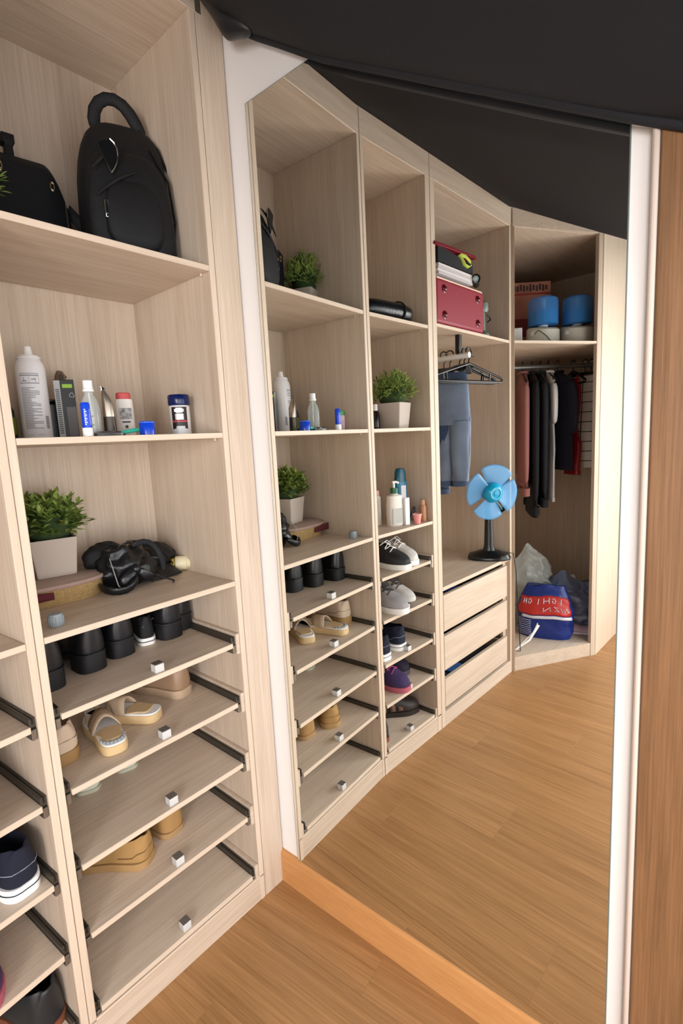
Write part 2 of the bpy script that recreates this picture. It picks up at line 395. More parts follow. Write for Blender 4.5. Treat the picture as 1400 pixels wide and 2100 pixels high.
# ------------------------------------------------------------------ black canopy cloth
ZTAB = [(-1.06, 1.588), (-0.951, 1.649), (-0.886, 1.685), (-0.765, 1.757), (-0.606, 1.852), (-0.345, 2.008), (-0.17, 2.130), (-0.11, 2.175), (-0.045, 2.262), (0.0, 2.310), (0.05, 2.316)]
def zedge(y): return lerp(ZTAB, y)
def yatt(x):                                            # front line of the wardrobe tops, where the cloth is fixed
    if x > X1: return Y1-(x-X1)*0.1018-0.004
    if x > P0[0]: return 0.012
    return P0[1]+(x-P0[0])*(P1[1]-P0[1])/(P1[0]-P0[0])-0.004 if x > P1[0] else -0.29
def ztop(x, y):
    d = max(0.0, yatt(x)-y)
    zi = 2.3035-0.58*d
    k = min(1.0, max(0.0, (A1*y-0.04-x)/0.30)); k = k*k*(3-2*k)
    return zedge(y)*(1-k)+zi*k
cn = thing('black_cloth', 'black cloth canopy sloping down from the wardrobe top in front of the mirror', 'cloth')
def cf(u, v):
    x = -0.004-u*2.65
    y0 = min(yatt(x)+0.004, 0.02); y = y0+(-1.06-y0)*v
    x += A1*y*(1-u)
    return (x, y, ztop(x, y)+0.004+0.005*nz(x*2.2, y*3, 1.7)*min(1, v*4))
g = MB(); g.grid(cf, 90, 60); g.build('canopy_sheet', M_CLOTH, cn, solid=0.003)
def hem(u, v):
    y = -0.02-1.03*v; x0 = A1*y-0.017; a = u*2*PI
    rr = 0.007+0.002*nz(0, y*9, 3.3)
    return (x0-0.008+0.010*math.cos(a), y, zedge(y)+0.002+rr*math.sin(a))
h = MB(); h.loft([[hem(i/12, j/50) for i in range(12)] for j in range(51)]); h.build('hem', M_CLOTH, cn)
bn = MB(); rings = []
for k in range(13):
    t = k/12; y = -0.035-0.15*t; x0 = A1*y-0.055
    ry = 0.030*math.sin(PI*min(1, 0.12+t*0.88))**0.6+0.004; rz_ = 0.036*math.sin(PI*min(1, 0.15+t*0.85))**0.7+0.004
    rings.append([(x0+ry*math.cos(a)*(1+0.12*math.cos(3*a+k)), y, zedge(y)+0.006+rz_*math.sin(a)*(1+0.14*math.sin(2*a+k*0.8))) for a in [2*PI*i/16 for i in range(16)]])
bn.loft(rings); bn.build('gathered_corner', mat('black_satin', '#222327', 0.4), cn, sub=1)

# ================================================================== THINGS ON THE SHELVES
# ------------------------------------------------------------------ shoes
BASEW_ = [(0, .008), (.006, .0145), (.015, .0195), (.03, .025), (.06, .0295), (.1, .033), (.25, .0345), (.4, .0345), (.55, .040), (.7, .0455), (.82, .043), (.92, .033), (.98, .019), (1, .007)]
ST = [0, .006, .015, .03, .055, .085, .13, .2, .3, .4, .5, .6, .7, .8, .88, .94, .98, 1]
def shoe(name, label, loc, rz, L=0.26, cols=('#101013', '#0b0b0d'), group=None, wk=1.0, hk=1.0, H=None, G=None, zb=None, soleh=0.02,
         heel=None, rough=0.45, stripe=None, lining=None, toe_pt=False, laces=None, seam=None, bumpk=0.0, cat='shoe', taper=0.86):
    t = thing(name, label, cat, loc, rz, group)
    H = H or [(0, .070), (.04, .076), (.1, .074), (.25, .062), (.4, .064), (.5, .072), (.6, .060), (.75, .045), (.9, .036), (1, .018)]
    G = G or [(0, 0), (.04, .0), (.08, .016), (.15, .024), (.3, .025), (.42, .02), (.5, .006), (.52, 0), (1, 0)]
    zb = zb or [(0, soleh), (1, soleh)]
    bw = BASEW_ if not toe_pt else [(0, .008), (.006, .0135), (.015, .0185), (.03, .0235), (.1, .030), (.25, .031), (.4, .033), (.55, .037), (.7, .037), (.82, .030), (.92, .019), (.98, .009), (1, .003)]
    um = mat('upper_'+cols[0]+str(rough), cols[0], rough, bump=bumpk, bscale=300)
    sm = mat('sole_'+cols[1], cols[1], 0.6)
    up_, ins = MB(), []
    rings = []
    for s in ST:
        w_ = lerp(bw, s)*wk; h_ = lerp(H, s)*hk; g_ = lerp(G, s)*wk; b_ = lerp(zb, s)
        x = s*L
        if g_ > 0.001:
            half = [(w_*.96, -.001), (w_*1.0, .004), (w_*1.0, h_*.28), (w_*.98*taper+w_*.06, h_*.62), (min(g_+.004, w_*.95), h_), (min(g_, w_*.9), h_-.002), (min(w_*.8, g_+.004), h_*.35), (w_*.55, .006)]
        else:
            half = [(w_*.96, -.001), (w_*1.0, .004), (w_*1.0, h_*.3), (w_*.93*(taper if s < .1 else 1), h_*.66), (w_*.55, h_*.95), (w_*.3, h_*.995), (w_*.16, h_), (w_*.05, h_)]
        rings.append([(x, y, b_+z) for y, z in half]+[(x, -y, b_+z) for y, z in reversed(half)])
    up_.loft(rings); up_.build('upper', um, t, sub=2)
    so = MB(); out = []
    for s in ST:
        w_ = lerp(bw, s)*wk+0.0025; b_ = lerp(zb, s); lo = 0.0 if not heel else (0.0 if s > .5 else b_-0.007)
        if heel: w_ *= .965
        x = s*L+(0.002 if s > .9 else 0)-(0.002 if s < .02 else 0)
        out.append([(x, w_*.97, lo), (x, w_, (b_+lo)/2), (x, w_*.985, b_+0.001), (x, -w_*.985, b_+0.001), (x, -w_, (b_+lo)/2), (x, -w_*.97, lo)])
    so.loft(out); so.build('sole', sm, t)
    if heel:
        hp = []
        ss = [0, .006, .015, .03, .055, .085, .13, .2, .27]
        hp = [(s*L-.001, (lerp(bw, s)*wk+.0006)*.975*heel) for s in ss]+[(s*L-.001, -(lerp(bw, s)*wk+.0006)*.975*heel) for s in reversed(ss)]
        MB().prism(hp, 0, lerp(zb, .1)-.0068).build('heel', sm, t, bevel=.001)
    if stripe:
        for zf in ([0.55] if not isinstance(stripe, tuple) else stripe[1:]):
            sp = MB(); ring = [(s*L+(0.0030 if s > .9 else 0)-(0.0026 if s < .02 else 0), (lerp(bw, s)*wk+.0028)) for s in ST]
            pts = [(x, y, lerp(zb, .5)*zf) for x, y in ring]+[(x, -y, lerp(zb, .5)*zf) for x, y in reversed(ring)]
            sp.tube(pts, 0.0011, 6, True); sp.build('sole_stripe', mat('stripe_'+(stripe if isinstance(stripe, str) else stripe[0]), stripe if isinstance(stripe, str) else stripe[0], .6), t)
    if lining:
        li = MB(); ls = [s for s in ST if .06 < s < .5]
        li.loft([[(s*L, lerp(bw, s)*wk*.7, lerp(zb, s)+.007), (s*L, -lerp(bw, s)*wk*.7, lerp(zb, s)+.007), (s*L, -lerp(bw, s)*wk*.7, lerp(zb, s)+.009), (s*L, lerp(bw, s)*wk*.7, lerp(zb, s)+.009)] for s in ls])
        li.build('insole', mat('lining_'+lining, lining, .8), t)
    if laces:
        lc = MB()
        for k in range(4):
            s = .5+.055*k; w_ = lerp(bw, s)*wk; hh = lerp(H, s)*hk+lerp(zb, s)
            sg = 1 if k % 2 else -1
            lc.tube([(s*L, -sg*w_*.62, hh*.93), (s*L+.006, 0, hh+.004), (s*L+.012, sg*w_*.62, hh*.9)], 0.0018, 6)
        lc.tube([(.5*L, -.005, lerp(H, .5)*hk+soleh+.003), (.47*L, -.03, lerp(H, .5)*hk+soleh+.004), (.5*L, -.045, lerp(H, .5)*hk+soleh-.012)], .0017, 6)
        lo = lc.build('laces', mat('lace_'+laces, laces, .8), t); lo['kind'] = 'stuff'
    if seam:
        sk = MB(); pts = []
        for s in (.3, .2, .13, .08, .04, .015):
            pts.append((s*L, (lerp(bw, s)*wk+.0012), lerp(zb, s)+lerp(H, s)*hk*(.42 if s < .1 else .3)))
        pts = pts+[(0.0-.001, 0, lerp(zb, 0)+lerp(H, 0)*hk*.45)]+[(x, -y, z) for x, y, z in reversed(pts)]
        sk.tube(pts, .0009, 5); sk.build('stitching', mat('stitch_'+seam, seam, .7), t)
    return t

HB = [(0, .044), (.28, .044), (.55, .010), (1, .010)]
HH = [(0, .086), (.04, .096), (.1, .090), (.25, .07), (.4, .07), (.5, .07), (.6, .056), (.75, .042), (.9, .034), (1, .018)]
away = R(90)
ZD = DZ
gB = 'black dress shoes on the top shoe tray'
for k, (x, y, rz, lab) in enumerate((
    (-0.488, 0.125, 86, 'black leather dress shoe farthest left on the top shoe tray, half hidden by the divider'),
    (-0.388, 0.135, 84, 'largest black dress shoe, second from left on the top shoe tray'),
    (-0.303, 0.150, 86, 'black dress shoe left of the small black and white shoe'),
    (-0.168, 0.140, 84, 'black dress shoe right of the small black and white shoe'),
    (-0.100, 0.165, 84, 'black dress shoe touching the right end of the top shoe tray'))):
    shoe('dress_shoe', lab, (x-0.01 if k == 4 else x, y, ZD[0]+.0005), R(rz), 0.20 if k > 2 else 0.225, ('#17171a', '#101012'), gB, wk=1.0 if k != 4 else .8, hk=1.05, H=HH, zb=HB, heel=1.0, rough=.34, taper=.74)
ch = shoe('small_shoe', 'small black shoe with white rubber sole between the black dress shoes', (-0.232, 0.165, ZD[0]+.0005), R(70), 0.165, ('#0e0e11', '#f0efec'), None, wk=.62, hk=.8, soleh=.018, stripe='#16161a', rough=.7)
wb = MB(); wb.tube([(-.002, .012, .050), (.02, -.022, .062), (.05, -.025, .055), (.06, -.006, .06)], .0012, 6); wb.build('buckle_wire', M_KTOP, ch)
# beige shoes, second tray
be = '#b49c83'
shoe('beige_slip_on', 'beige slip-on shoe with brown rubber sole at the left end of the second tray', (-0.488, 0.105, ZD[1]+.0005), R(88), 0.22, ('#c9b49d', '#9c7a4c'), None, wk=1.0, hk=.85, soleh=.026, seam='#8d765e', rough=.6)
shoe('beige_mule', 'dark beige closed shoe at the right end of the second tray', (-0.160, 0.125, ZD[1]+.0005), R(100), 0.2, ('#94785f', '#b29a80'), None, wk=.95, hk=.85, soleh=.022, rough=.4)
def sandal(label, loc, rz, beads):
    t = thing('sandal', label, 'sandal', loc, rz, 'white topped sandals on the second tray')
    L = .2; wk = .85
    pts = [(L-s*L, lerp(BASEW_, 1-s if 0 else s)*wk) for s in ST]
    ol = [(s*L, lerp(BASEW_, s)*wk) for s in ST]+[(s*L, -lerp(BASEW_, s)*wk) for s in reversed(ST)]
    MB().prism(ol, 0, .022).build('crepe_sole', mat('crepe_rubber', '#cdb083', .75, bump=.2, bscale=200), t, bevel=.003)
    i2 = [(x*.985+.0015, y*.94) for x, y in ol]
    MB().prism(i2, .0222, .0265).build('footbed', mat('white_footbed', '#e3e4e6', .55), t, bevel=.0015)
    i3 = [(.022+x*.30, y*.72) for x, y in ol]
    MB().prism(i3, .0267, .030).build('toe_patch', mat('suede_patch', '#c8ad85', .9, bump=.3, bscale=300), t, bevel=.001)
    st = MB()
    st.grid(lambda u, v: (.075+.05*v+.01*math.sin(PI*u), (-1+2*u)*.031, .024+.032*math.sin(PI*u)**.8), 14, 3); st.build('strap', mat('beige_strap', '#b7a188', .6), t, solid=.003)
    s2 = MB(); s2.tube([(.125, -.03, .028), (.17, -.028, .06), (.196, 0, .07), (.17, .028, .06), (.125, .03, .028)], .003, 8, rfun=lambda q: (.006, .0018)); s2.build('ankle_strap', mat('beige_strap', be, .6), t)
    if beads:
        for k in range(9):
            a = R(-70+140*k/8); b = MB(); b.sphere((.040-.034*math.cos(a)*.9, .026*math.sin(a), .029), .0042, 8, .6, 5)
            b.build('bead', mat('pearl_bead', '#aeb6bd', .2, .3), t)
    return t
sandal('white sandal with beaded toe on crepe sole, left of the pair on the second tray', (-0.412, 0.040, ZD[1]+.0005), R(75), True)
sandal('white sandal with plain suede toe, right of the pair on the second tray', (-0.272, 0.085, ZD[1]+.0005), R(118), False)
# pale green flats, third tray
HF = [(0, .052), (.04, .056), (.1, .053), (.25, .038), (.4, .034), (.5, .038), (.6, .040), (.75, .034), (.9, .026), (1, .012)]
for (x, y, rz, lab) in ((-0.300, 0.212, 72, 'pale green flat shoe nearer the mirror on the third tray'), (-0.405, 0.217, 64, 'pale green flat shoe farther from the mirror on the third tray')):
    shoe('flat_shoe', lab, (x, y, ZD[2]+.0005), R(rz), .15, ('#cfd2c0', '#b9b8a4'), 'pale green flats on the third tray', wk=.95, hk=.8, H=HF, soleh=.008, rough=.4, lining='#8d7768', toe_pt=True)
# tan clogs, fourth tray
HC = [(0, .058), (.04, .064), (.1, .062), (.25, .055), (.4, .056), (.5, .060), (.6, .058), (.75, .048), (.9, .038), (1, .018)]
shoe('tan_clog', 'tan suede slip-on lying turned, nearer the front of the fourth tray', (-0.345, 0.072, ZD[3]+.0005), R(120), .21, ('#a5814f', '#a78457'), 'tan slip-ons on the fourth tray', wk=1.05, hk=.95, H=HC, soleh=.018, rough=.85, lining='#4a2f20', seam='#7a5b36')
shoe('tan_clog', 'tan suede slip-on standing heel out, deeper on the fourth tray', (-0.258, 0.090, ZD[3]+.0005), R(92), .21, ('#a17c4c', '#a5845a'), 'tan slip-ons on the fourth tray', wk=1.05, hk=1.2, H=HC, soleh=.014, rough=.85, lining='#4a2f20')
# cabinet 2 shoes
z = ZD[0]+.0005
for (x, y, rz, lab) in ((-0.830, .060, 96, 'white sneaker with grey toe, second cabinet topmost tray in the mirror'), (-0.735, .045, 90, 'black sneaker with thick white sole beside the white one, in the mirror')):
    shoe('sneaker', lab, (x, y+.2, z), R(rz-180), .24, ('#d8d4cf' if x < -.8 else '#26262a', '#efeeea'), 'white sneakers on the topmost tray of the second cabinet', soleh=.02, hk=1.0, rough=.6, laces='#e9e7e2')
z = ZD[1]+.0005
for (x, y, rz, lab) in ((-0.800, .055, 96, 'grey white sneaker on the second tray of the second cabinet'), (-0.705, .035, 92, 'black and white sneaker on the second tray nearest the divider')):
    shoe('sneaker', lab, (x, y+.2, z), R(rz-180), .24, ('#c9c6c2' if x < -.78 else '#9b989a', '#e9e7e3' if x > -.78 else '#6c6159'), 'grey sneakers on the second tray', soleh=.022, rough=.6, laces='#26262b')
z = ZD[2]+.0005
shoe('navy_sneaker', 'navy canvas sneaker with white sole and black line, heel toward the room', (-0.622, 0.035, z), R(93), .25, ('#151a2b', '#f2f1f0'), 'navy sneakers on the third tray of the second cabinet', soleh=.026, stripe=('#20242c', .62), seam='#8c90a4', rough=.9, lining='#0f1220')
shoe('navy_sneaker', 'second navy sneaker left of the one with its heel in view', (-0.735, 0.045, z), R(90), .25, ('#171d30', '#f0eeee'), 'navy sneakers on the third tray of the second cabinet', soleh=.026, stripe=('#20242c', .62), seam='#8c90a4', rough=.9, lining='#0f1220')
z = ZD[3]+.0005
shoe('running_shoe', 'purple and navy running shoe with pink sole, seen in the mirror', (-0.712, 0.235, z), R(268), .22, ('#3a2a55', '#b05a6c'), 'purple running shoes on the fourth tray', soleh=.02, rough=.8, laces='#b03a78')
shoe('running_shoe', 'dark purple running shoe behind the pink soled one', (-0.81, 0.30, z), R(262), .2, ('#241d33', '#4c4653'), 'purple running shoes on the fourth tray', soleh=.02, rough=.8, laces='#1b1a20')
z = 0.0917
shoe('black_shoe', 'black leather shoe with reddish brown sole on the lowest tray at the left', (-0.605, 0.052, z), R(100), .25, ('#232528', '#7b4630'), 'black leather shoes on the lowest tray', soleh=.017, hk=1.15, rough=.42, lining='#241a17', wk=1.1)
bs = shoe('black_shoe', 'black leather shoe turned sideways, left of the brown soled one', (-0.70, 0.235, z), R(215), .24, ('#2b2421', '#2b211c'), 'black leather shoes on the lowest tray', soleh=.02, rough=.5)
for s in (.42, .56):
    q = MB(); q.grid(lambda u, v: ((s+.09*v)*.24, (-1+2*u)*.046, .03+.045*math.sin(PI*u)**.7), 12, 2); q.build('strap', mat('brown_strap', '#6b4a3c', .6), bs, solid=.003)

# ------------------------------------------------------------------ plants
def leaf(mb, base, d, upv, l, w_):
    d = d.normalized(); sd = d.cross(upv)
    if sd.length < 1e-3: sd = d.orthogonal()
    sd.normalize(); n = sd.cross(d)
    p = [base, base+d*l*.4+sd*w_*.5+n*l*.06, base+d*l*.75+sd*w_*.35+n*l*.05, base+d*l, base+d*l*.75-sd*w_*.35+n*l*.05, base+d*l*.4-sd*w_*.5+n*l*.06, base+d*l*.45]
    mb.add(p, [(0, 1, 6), (1, 2, 6), (2, 3, 6), (3, 4, 6), (4, 5, 6), (5, 0, 6)])
POT = mat('taupe_ceramic', '#b9aca0', .6, bump=.04, bscale=200)
def plant(label, loc, rz, seed, s=1.0, narrow=False):
    rnd = random.Random(seed)
    t = thing('potted_plant', label, 'plant', loc, rz, 'small potted plants in square taupe pots')
    p = MB(); a, b, hgt = .039*s, .047*s, .084*s
    def sq(hw, z, r=.006):
        pts = []
        for cx_, cy_, a0 in ((1, 1, 0), (-1, 1, 90), (-1, -1, 180), (1, -1, 270)):
            for q in (0, 45, 90): pts.append((cx_*(hw-r)+r*math.cos(R(a0+q)), cy_*(hw-r)+r*math.sin(R(a0+q)), z))
        return pts
    p.loft([sq(a, 0), sq(b, hgt), sq(b-.005, hgt), sq(b-.006, hgt-.012)]); p.build('pot', POT, t, ang=30)
    so = MB(); so.loft([sq(b-.0062, hgt-.0118), sq(b-.0062, hgt-.011)]); so.build('soil', mat('soil', '#3b2d20', .95, bump=.6, bscale=150), t, smooth=False)
    fo = MB(); fo2 = MB()
    n = 150
    for i in range(n):
        u = (i+.5)/n; ph = i*2.39996+rnd.uniform(-.3, .3); ct = 1-u*1.25; stn = math.sqrt(max(0, 1-ct*ct))
        dr = Vector((stn*math.cos(ph), stn*math.sin(ph), max(ct, -.25)))
        rad = .074*s*rnd.uniform(.72, 1.04); c = Vector((0, 0, hgt+.028*s))
        tip = c+Vector((dr.x*rad*1.02, dr.y*rad*1.02, dr.z*rad*.95))
        for k in range(7):
            q = rnd.uniform(0, 2*PI); dd = (dr*(.55 if k < 4 else 1.0)+Vector((math.cos(q), math.sin(q), rnd.uniform(-.2, .6)))*.8)
            (fo if rnd.random() < .6 else fo2).add([], [])
            leaf(fo if rnd.random() < .6 else fo2, tip-dr*(.010*s*(k % 3)), dd, Vector((0, 0, 1)), rnd.uniform(.016, .024)*s, (rnd.uniform(.008, .012) if not narrow else rnd.uniform(.004, .006))*s)
    a_ = fo.build('foliage', mat('leaf_green', '#93a653', .5, var=.35, vscale=40), t, smooth=False); a_['kind'] = 'stuff'
    b_ = fo2.build('dark_foliage', mat('leaf_dark', '#5d7a33', .5, var=.4, vscale=40), t, smooth=False); b_['kind'] = 'stuff'
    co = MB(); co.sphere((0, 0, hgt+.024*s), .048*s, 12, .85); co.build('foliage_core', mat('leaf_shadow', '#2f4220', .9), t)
    return t
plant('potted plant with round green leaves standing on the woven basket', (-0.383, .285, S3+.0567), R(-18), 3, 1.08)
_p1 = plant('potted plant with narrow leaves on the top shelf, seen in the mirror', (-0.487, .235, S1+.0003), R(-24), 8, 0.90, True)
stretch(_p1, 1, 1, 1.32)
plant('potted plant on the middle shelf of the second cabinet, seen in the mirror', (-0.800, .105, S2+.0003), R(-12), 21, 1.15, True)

# ------------------------------------------------------------------ basket, bags and bulb on shelf 3
t = thing('woven_basket', 'oval woven straw basket with pale rim under the potted plant', 'basket', (-0.404, .270, S3+.0004), R(-10))
def oval(a, b, z, n=36, e=2.6):
    return [(a*abs(math.cos(q))**(2/e)*(1 if math.cos(q) > 0 else -1), b*abs(math.sin(q))**(2/e)*(1 if math.sin(q) > 0 else -1), z) for q in [2*PI*i/n for i in range(n)]]
M_STRAW = mat('woven_straw', '#b0915f', .85, bump=.9, bscale=240, var=.15, vscale=160)
k = MB(); k.loft([oval(.108, .072, 0), oval(.112, .075, .02), oval(.114, .077, .040)]); k.build('wall', M_STRAW, t)
k = MB(); k.tube(oval(.116, .079, .044), .006, 8, True); k.build('rim', mat('pinkish_rim', '#a98e83', .7, bump=.5, bscale=200), t)
k = MB(); k.loft([oval(.113, .076, .046), oval(.113, .076, .0495), oval(.10, .064, .0555)]); k.build('lid', mat('taupe_lid', '#a58f84', .7), t)
k = MB(); k.grid(lambda u, v: (-.10+.085*u, -.0755-.0045, .018+.024*v*(1-.3*u)), 6, 3); k.build('maroon_patch', mat('maroon_felt', '#5c2029', .9), t, solid=.0015)

LEA = mat('black_leather', '#101216', .32, bump=.25, bscale=120)
FAB = mat('black_fabric', '#0c0c0f', .7, bump=.2, bscale=300)
def blob(mb, c, r, seed, amp=.25, n=20, m=14, sc_=(1, 1, 1), freq=3.0, flat=None):
    rings = []
    for k in range(m+1):
        a = -PI/2+PI*k/m; ring = []
        for i in range(n):
            q = 2*PI*i/n; d = Vector((math.cos(a)*math.cos(q), math.cos(a)*math.sin(q), math.sin(a)))
            f = 1+amp*nz(d.x*freq+seed, d.y*freq, d.z*freq)
            p = Vector((c[0]+d.x*r*f*sc_[0], c[1]+d.y*r*f*sc_[1], c[2]+d.z*r*f*sc_[2]))
            if flat is not None: p.z = max(p.z, flat)
            ring.append(tuple(p))
        rings.append(ring)
    return mb.loft(rings)
t = thing('crumpled_bag', 'crumpled shiny black bag with knotted straps in front of the straw basket', 'bag', (-0.248, .212, S3+.0008), 0)
k = MB(); blob(k, (0, 0, .045), .062, 1, .45, 28, 18, (1.1, .85, .8), 3.2, 0.0); k.build('body', LEA, t, sub=1)
k = MB(); blob(k, (-.030, .035, .072), .042, 5, .35, 20, 12, (1.3, .8, .75), 3.0, 0.0); k.build('pocket', FAB, t, sub=1)
k = MB(); k.tube([(-.045, -.05, .012), (-.03, -.062, .03), (-.005, -.058, .045), (.03, -.04, .055), (.06, -.02, .07)], .008, 8, rfun=lambda q: (.013+.004*math.sin(q*9), .006)); k.build('strap', LEA, t, sub=1)
k = MB(); k.tube([(.0, -.055, .04), (.02, -.075, .025), (.042, -.07, .010), (.055, -.05, .012)], .006, 8, rfun=lambda q: (.011*(1-.6*q)+.003, .003)); k.build('strap', LEA, t, sub=1)
k = MB(); k.sphere((-.002, -.057, .044), .012, 10); k.build('knot', LEA, t)
k = MB(); k.tube([(-.075, -.01, .02), (-.085, -.045, .012), (-.06, -.075, .006), (-.03, -.082, .010), (-.005, -.07, .03)], .008, 8, rfun=lambda q: (.010, .005)); k.build('strap', LEA, t, sub=1)
k = MB(); k.tube([(.01, -.02, .09), (.045, -.03, .10), (.075, -.03, .085), (.085, -.045, .05), (.075, -.06, .02)], .005, 8, rfun=lambda q: (.008, .003)); k.build('strap', FAB, t, sub=1)
k = MB(); k.tube([(.03, -.06, .03), (.06, -.085, .012), (.075, -.10, .004), (.066, -.108, .003)], .0022, 6); k.build('cord_end', FAB, t)
k = MB(); blob(k, (.03, -.035, .035), .036, 12, .4, 18, 12, (1.2, .8, .8), 3.4, 0.0); k.build('side_fold', LEA, t, sub=1)
k = MB(); k.tube([(-.055, -.035, .075), (-.062, -.06, .05), (-.058, -.066, .02), (-.045, -.062, .004)], .0011, 6); k.build('piping', mat('grey_piping', '#9b9b98', .5), t)
k = MB(); k.cbox((.014, -.006, .088), (.007, .004, .013)); k.build('zip_pull', mat('brass', '#a08a5a', .3, .9), t, bevel=.001)
stretch(t, 1, 1, 1.12)
t = thing('leather_pouch', 'flat black leather pouch with drawstring beside the lamp bulb', 'pouch', (-0.146, .238, S3+.0008), R(-12))
k = MB(); blob(k, (.005, .02, .042), .058, 9, .3, 26, 16, (1.15, .7, .78), 2.4, 0.0); k.build('body', LEA, t, sub=1)
k = MB(); k.loft([[(-.05+.03*q*.3, -.01-.075*q, .036-.028*q), (.035+.03*q*.6, -.01-.055*q, .034-.026*q), (.035+.03*q*.6, -.01-.055*q, .020-.019*q), (-.05+.03*q*.3, -.01-.075*q, .022-.021*q)] for q in (0, .25, .5, .75, 1)]); k.build('flap', LEA, t, bevel=.003, sub=1)
k = MB(); k.tube([(-.06, .0, .06), (-.04, -.02, .095), (-.01, -.03, .085), (.02, -.035, .06), (.035, -.05, .03)], .0025, 6); k.build('drawstring', FAB, t)
k = MB(); k.tube([(-.075, .02, .07), (-.055, .02, .10), (-.035, .015, .098), (-.02, .01, .08)], .003, 6); k.build('loop', FAB, t)
t = thing('lamp_bulb', 'cream lamp bulb base with yellow ring lying on the third shelf', 'bulb', (-0.078, .200, S3+.0212), R(-40))
k = MB(); k.M = Matrix.Rotation(PI/2, 4, 'Y'); k.lathe([(.001, -.030), (.014, -.030), (.016, -.027), (.016, -.022)], n=20); k.build('yellow_ring', mat('yellow_plastic', '#e6c42c', .4), t)
k = MB(); k.M = Matrix.Rotation(PI/2, 4, 'Y'); k.lathe([(.015, -.0218), (.0205, -.018), (.0205, .010), (.017, .013), (.017, .016), (.0195, .018), (.0195, .024), (.012, .028), (.012, .033), (.001, .033)], n=20); k.build('housing', mat('cream_plastic', '#e8dcb8', .45), t)
k = MB(); k.M = Matrix.Rotation(PI/2, 4, 'Y'); k.lathe([(.006, .0332), (.006, .040), (.001, .041)], n=12); k.build('contact', mat('copper', '#a56a45', .3, .9), t)
t = thing('grey_cap', 'small ribbed grey plastic cap at the front of the third shelf', 'tub', (-0.492, .066, S3+.0004), 0)  # small ribbed grey cap standing near the shelf front
k = MB(); k.lathe([(.001, 0), (.013, 0), (.0135, .003), (.0135, .022), (.0125, .025), (.001, .0255)], n=20); k.build('shell', mat('grey_plastic', '#8d9599', .4), t)
k = MB()
for i in range(16):
    a = 2*PI*i/16; k.cbox((.0137*math.cos(a), .0137*math.sin(a), .011), (.0016, .0016, .018))
q = k.build('ribs', mat('grey_plastic', '#8d9599', .4), t, smooth=False); q['kind'] = 'stuff'

# ------------------------------------------------------------------ bags on the top shelf
t = thing('backpack', 'black fabric backpack with silver shield badge leaning against the cabinet side', 'backpack', (-0.160, .178, S1+.0006), R(-24))
def bring(z, a, b, y0=0.0, x0=0.0, n=28, e=3.2):
    return [(x0+x, y0+y, z) for x, y, _ in oval(a, b, 0, n, e)]
k = MB(); k.loft([bring(.0, .090, .068), bring(.012, .100, .078), bring(.10, .103, .082), bring(.22, .101, .078, .006), bring(.29, .092, .066, .014, .006), bring(.335, .072, .046, .022, .010), bring(.352, .035, .022, .026, .012)])
k.build('body', FAB, t, sub=1)
k = MB(); k.loft([bring(.008, .088, .03, -.070), bring(.02, .096, .036, -.072), bring(.14, .095, .036, -.070), bring(.225, .082, .028, -.062), bring(.262, .05, .015, -.052)]); k.build('front_pocket', FAB, t, sub=1)
k = MB(); k.loft([bring(.02, .060, .018, -.102), bring(.10, .064, .02, -.103), bring(.165, .054, .014, -.096), bring(.185, .03, .008, -.088)]); k.build('small_pocket', FAB, t, sub=1)
for (xa, za, xb, zb_) in ((-.075, .135, .02, .205), (-.05, .09, .05, .15), (-.08, .19, -.01, .25)):
    k = MB(); k.tube([(xa+(xb-xa)*q/6, -.106+.012*(q/6)**2+(.006 if za > .18 else 0), za+(zb_-za)*q/6+.008*math.sin(PI*q/6)) for q in range(7)], .004, 8, rfun=lambda q: (.0015+.003*math.sin(PI*q), .0015+.003*math.sin(PI*q))); k.build('crease', FAB, t, sub=1)
for sx in (1,):
    k = MB(); k.tube([(.108, -.02, .02), (.117, -.03, .12), (.113, -.03, .22), (.085, -.022, .30), (.05, -.01, .34)], .0035, 8); k.build('zip_piping', LEA, t)
    k = MB(); k.tube([(.09, -.055, .015), (.10, -.066, .12), (.093, -.062, .21), (.06, -.05, .28)], .003, 8); k.build('zip_piping', LEA, t)
k = MB(); k.tube([(-.045, .02, .330), (-.05, .01, .375), (-.02, .0, .405), (.02, -.002, .398), (.05, .01, .36), (.06, .02, .335)], .01, 10, rfun=lambda q: (.016, .007)); k.build('handle', FAB, t, sub=1)
k = MB(); k.tube([(.03, .045, .345), (.065, .080, .325), (.085, .085, .25), (.090, .08, .15), (.088, .07, .04)], .01, 10, rfun=lambda q: (.009, .022)); k.build('shoulder_strap', FAB, t, sub=1)
k = MB(); k.tube([(.100, -.03, .13), (.112, -.02, .15), (.113, -.005, .11), (.104, .0, .07)], .006, 8, rfun=lambda q: (.014, .003)); k.build('side_strap', FAB, t)
sh_ = [(-.020, .026), (-.006, .033), (.008, .035), (.015, .028), (.018, .016), (.017, .002), (.013, -.012), (.006, -.024), (-.003, -.034), (-.010, -.014), (-.016, .006)]
k = MB(); k.M = Matrix.Translation((-.040, -.1012, .222)) @ Matrix.Rotation(PI/2, 4, 'X') @ Matrix.Rotation(R(6), 4, 'Z') ; k.prism(sh_, -.002, .002); k.build('badge', M_BLACKP, t, bevel=.001)
k = MB(); k.M = Matrix.Translation((-.040, -.1036, .222)) @ Matrix.Rotation(PI/2, 4, 'X') @ Matrix.Rotation(R(6), 4, 'Z'); k.tube([(x, y, 0) for x, y in sh_[2:9]], .0014, 6); k.build('badge_rim', mat('chrome', '#dfe2e4', .12, 1.0), t)
k = MB(); k.cbox((-.058, -.1115, .108), (.008, .003, .036)); k.build('zip_pull', mat('chrome', '#dfe2e4', .12, 1.0), t, bevel=.002)
